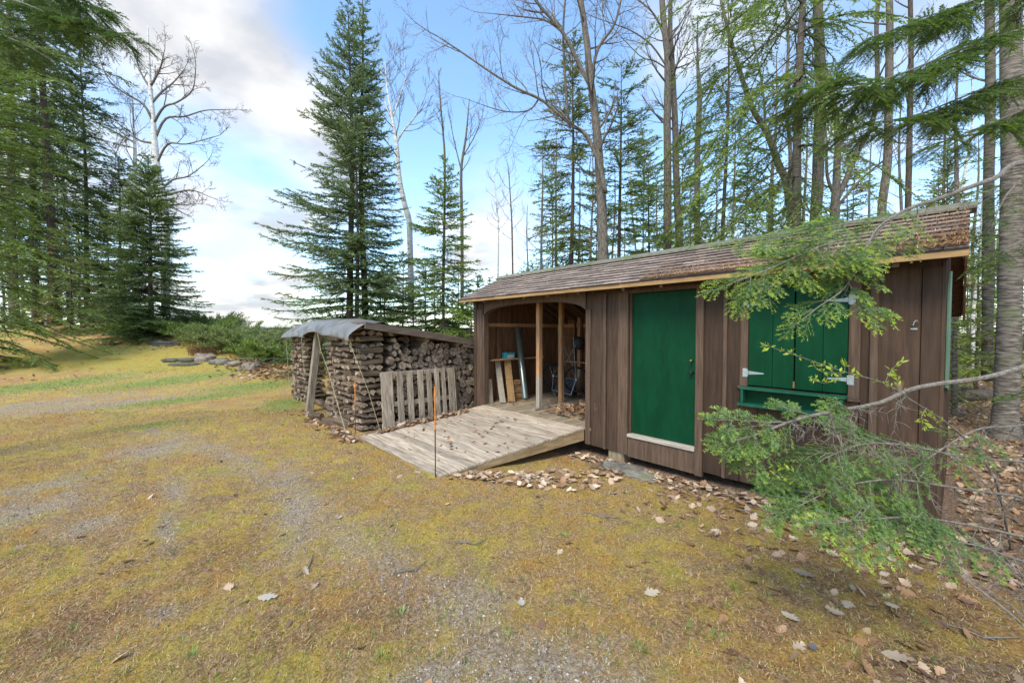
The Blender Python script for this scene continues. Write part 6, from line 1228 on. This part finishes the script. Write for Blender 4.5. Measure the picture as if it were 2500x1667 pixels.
b.limb([gl_ for gl_ in PP([(2600, 1640, 1.9), (2482, 1511, 1.95), (2340, 1400, 2.05), (2238, 1316, 2.15), (2180, 1270, 2.2), (2110, 1240, 2.2)])], .007, .002, .7, 6, .2, 1, .3, 1, (.1, .6, 4), .1, toC)
b.limb(PP([(2600, 1600, 2.0), (2470, 1480, 2.0), (2330, 1380, 2.1), (2260, 1290, 2.2)]), .005, .002, .8, 3, .2, 1, .2, 1, (.1, .6, 4), .1, toC)
b.build(near)
class HB(Bough): pass
b = Bough(4)
for pts, sn, sl in (([(2700, 10, 4.7), (2500, 70, 4.6), (2350, 120, 4.5), (2200, 180, 4.4), (2080, 215, 4.3), (1985, 215, 4.3)], 22, .62), ([(2700, 120, 4.7), (2500, 180, 4.6), (2380, 225, 4.5), (2240, 280, 4.4), (2130, 300, 4.3)], 18, .55), ([(2700, -60, 5), (2450, -20, 4.9), (2280, 40, 4.8), (2130, 90, 4.7)], 16, .55), ([(2700, 200, 4.4), (2520, 260, 4.3), (2400, 310, 4.2), (2290, 350, 4.2)], 12, .42)):
    b.limb([TP(6.2)] + PP(pts), .02, .004, .38, int(sn * 1.2), sl, .8, .3, 1.5, (.2, .9, 8), .35)
b.build(near)
b = Bough(5)
for pts, sn, sl in (([(2640, 380, 3.6), (2520, 420, 3.5), (2455, 480, 3.4), (2420, 560, 3.4)], 8, .28), ([(2640, 560, 3.6), (2520, 580, 3.5), (2450, 610, 3.5), (2400, 640, 3.5)], 7, .26), ([(2640, 950, 3.0), (2540, 960, 2.9), (2480, 965, 2.8)], 4, .2)):
    b.limb([TP(3.6 if pts[0][1] < 900 else 1.9)] + PP(pts), .012, .003, .62, sn, sl, .9, .3, 1, (0, 0, 0), .3)
b.build(near)
# dark boughs hanging into the top left corner
lt_loc = at(-420, 5.2); lt_loc[2] = gz(lt_loc); lt_ = thing('spruce_tree', lt_loc, 'near spruce beyond the left edge whose dark boughs cross the top left corner', 'spruce')
w = MB(); w.tube([lt_loc - [0, 0, .2], lt_loc + [0, 0, 5], lt_loc + [0, 0, 10]], [.2, .16, .1], 12, rough=.05); w.build('trunk', M['darkbark'], lt_, smooth=True)
b = Bough(6)
for pts, sn, sl in (([(-200, -60, 5.4), (0, -10, 5.4), (110, 30, 5.3), (220, 60, 5.3), (300, 85, 5.3)], 20, .5), ([(-200, -120, 5.6), (40, -60, 5.6), (160, -20, 5.5), (240, 20, 5.5)], 14, .5), ([(-200, 40, 5.4), (-50, 70, 5.4), (60, 110, 5.4), (130, 150, 5.4)], 10, .4)):
    b.limb([lt_loc + [0, 0, 6.0]] + PP(pts), .03, .006, .45, sn, sl, .8, .0, 1.5, (.2, .9, 6), .35)
b.build(lt_)
# sapling with opening leaves
sp_loc = px_ground(2470, 1330); sp_loc[2] = gz(sp_loc)
sap = thing('maple_sapling', sp_loc, 'thin leaning sapling with small yellow green leaves in front of the shed corner', 'sapling')
def catmull(P, k=5):
    P = np.array(P, float); n = len(P); out = []
    for x_ in np.linspace(0, n - 1, (n - 1) * k + 1):
        i = min(int(x_), n - 2); f = x_ - i; a, b_, c_, d_ = P[max(i - 1, 0)], P[i], P[i + 1], P[min(i + 2, n - 1)]; out.append(.5 * (2 * b_ + (-a + c_) * f + (2 * a - 5 * b_ + 4 * c_ - d_) * f * f + (-a + 3 * b_ - 3 * c_ + d_) * f ** 3))
    return np.array(out)
w = MB(); LV = []; LC = []; rs = np.random.default_rng(8)
def spray(p, d, n):
    for _ in range(n):
        e = norm(d + rs.normal(0, .8, 3) + np.array([0, 0, .25])); s_ = norm(np.cross(e, rs.normal(0, 1, 3))); L_ = rs.uniform(.018, .042); q = p + e * .005; c = np.array([.46, .55, .06]) * rs.uniform(.7, 1.15); m_ = q + e * L_ * .45 + np.cross(e, s_) * L_ * .1; t_ = q + e * L_
        LV.extend([[q, m_ + s_ * L_ * .2, t_], [q, t_, m_ - s_ * L_ * .2]]); LC.extend([c, c * .85])
def stem(pts, r0, r1, lf, m, first=None):
    Q = catmull(([first] if first is not None else []) + PP(pts)); w.tube(Q, np.linspace(r0, r1, len(Q)), 6, cap=False, rough=.08, c=.6)
    for j in range(m):
        v = lf + (1 - lf) * (j + .5) / m; i = min(int(v * (len(Q) - 1)), len(Q) - 2); d = norm(Q[i + 1] - Q[i]); spray(Q[i], d, 4)
    spray(Q[-1], norm(Q[-1] - Q[-2]), 4)
stem([(2437, 1196, 2.7), (2417, 1147, 2.65), (2368, 1083, 2.6), (2307, 1029, 2.5), (2230, 980, 2.42), (2160, 936, 2.35), (2057, 906, 2.3), (1950, 870, 2.25), (1870, 843, 2.2)], .008, .0015, .60, 13, sp_loc - [0, 0, .05])
stem([(2057, 906, 2.3), (2020, 935, 2.28), (1985, 925, 2.26)], .002, .0012, .3, 4); stem([(1985, 885, 2.27), (2000, 905, 2.26), (2050, 910, 2.28)], .002, .0012, .1, 4)
stem([(2160, 936, 2.35), (2175, 905, 2.34), (2200, 882, 2.33)], .002, .0012, .3, 4); stem([(2195, 958, 2.38), (2192, 930, 2.37), (2185, 915, 2.37)], .002, .0012, .3, 4); stem([(2062, 906, 2.3), (2063, 890, 2.3)], .002, .001, .5, 2)
stem([(2307, 1029, 2.5), (2290, 1025, 2.48), (2262, 1010, 2.45)], .002, .0012, .3, 4); stem([(2262, 995, 2.44), (2250, 1020, 2.42), (2258, 1040, 2.42)], .002, .001, .3, 4)
stem([(2300, 1330, 2.5), (2200, 1262, 2.4), (2090, 1215, 2.3), (1986, 1190, 2.25), (1914, 1165, 2.22), (1871, 1151, 2.2), (1846, 1128, 2.2)], .004, .0013, .45, 9, sp_loc - [0, 0, .02])
stem([(1950, 1172, 2.23), (1935, 1150, 2.23), (1910, 1140, 2.23)], .002, .001, .3, 3)
w.build('stem', M['limb'], sap); tri_mesh('leaves', np.array(LV), np.array(LC), M['bud'], sap)
for j in range(7):             # thin bare shoots among the boughs
    pass
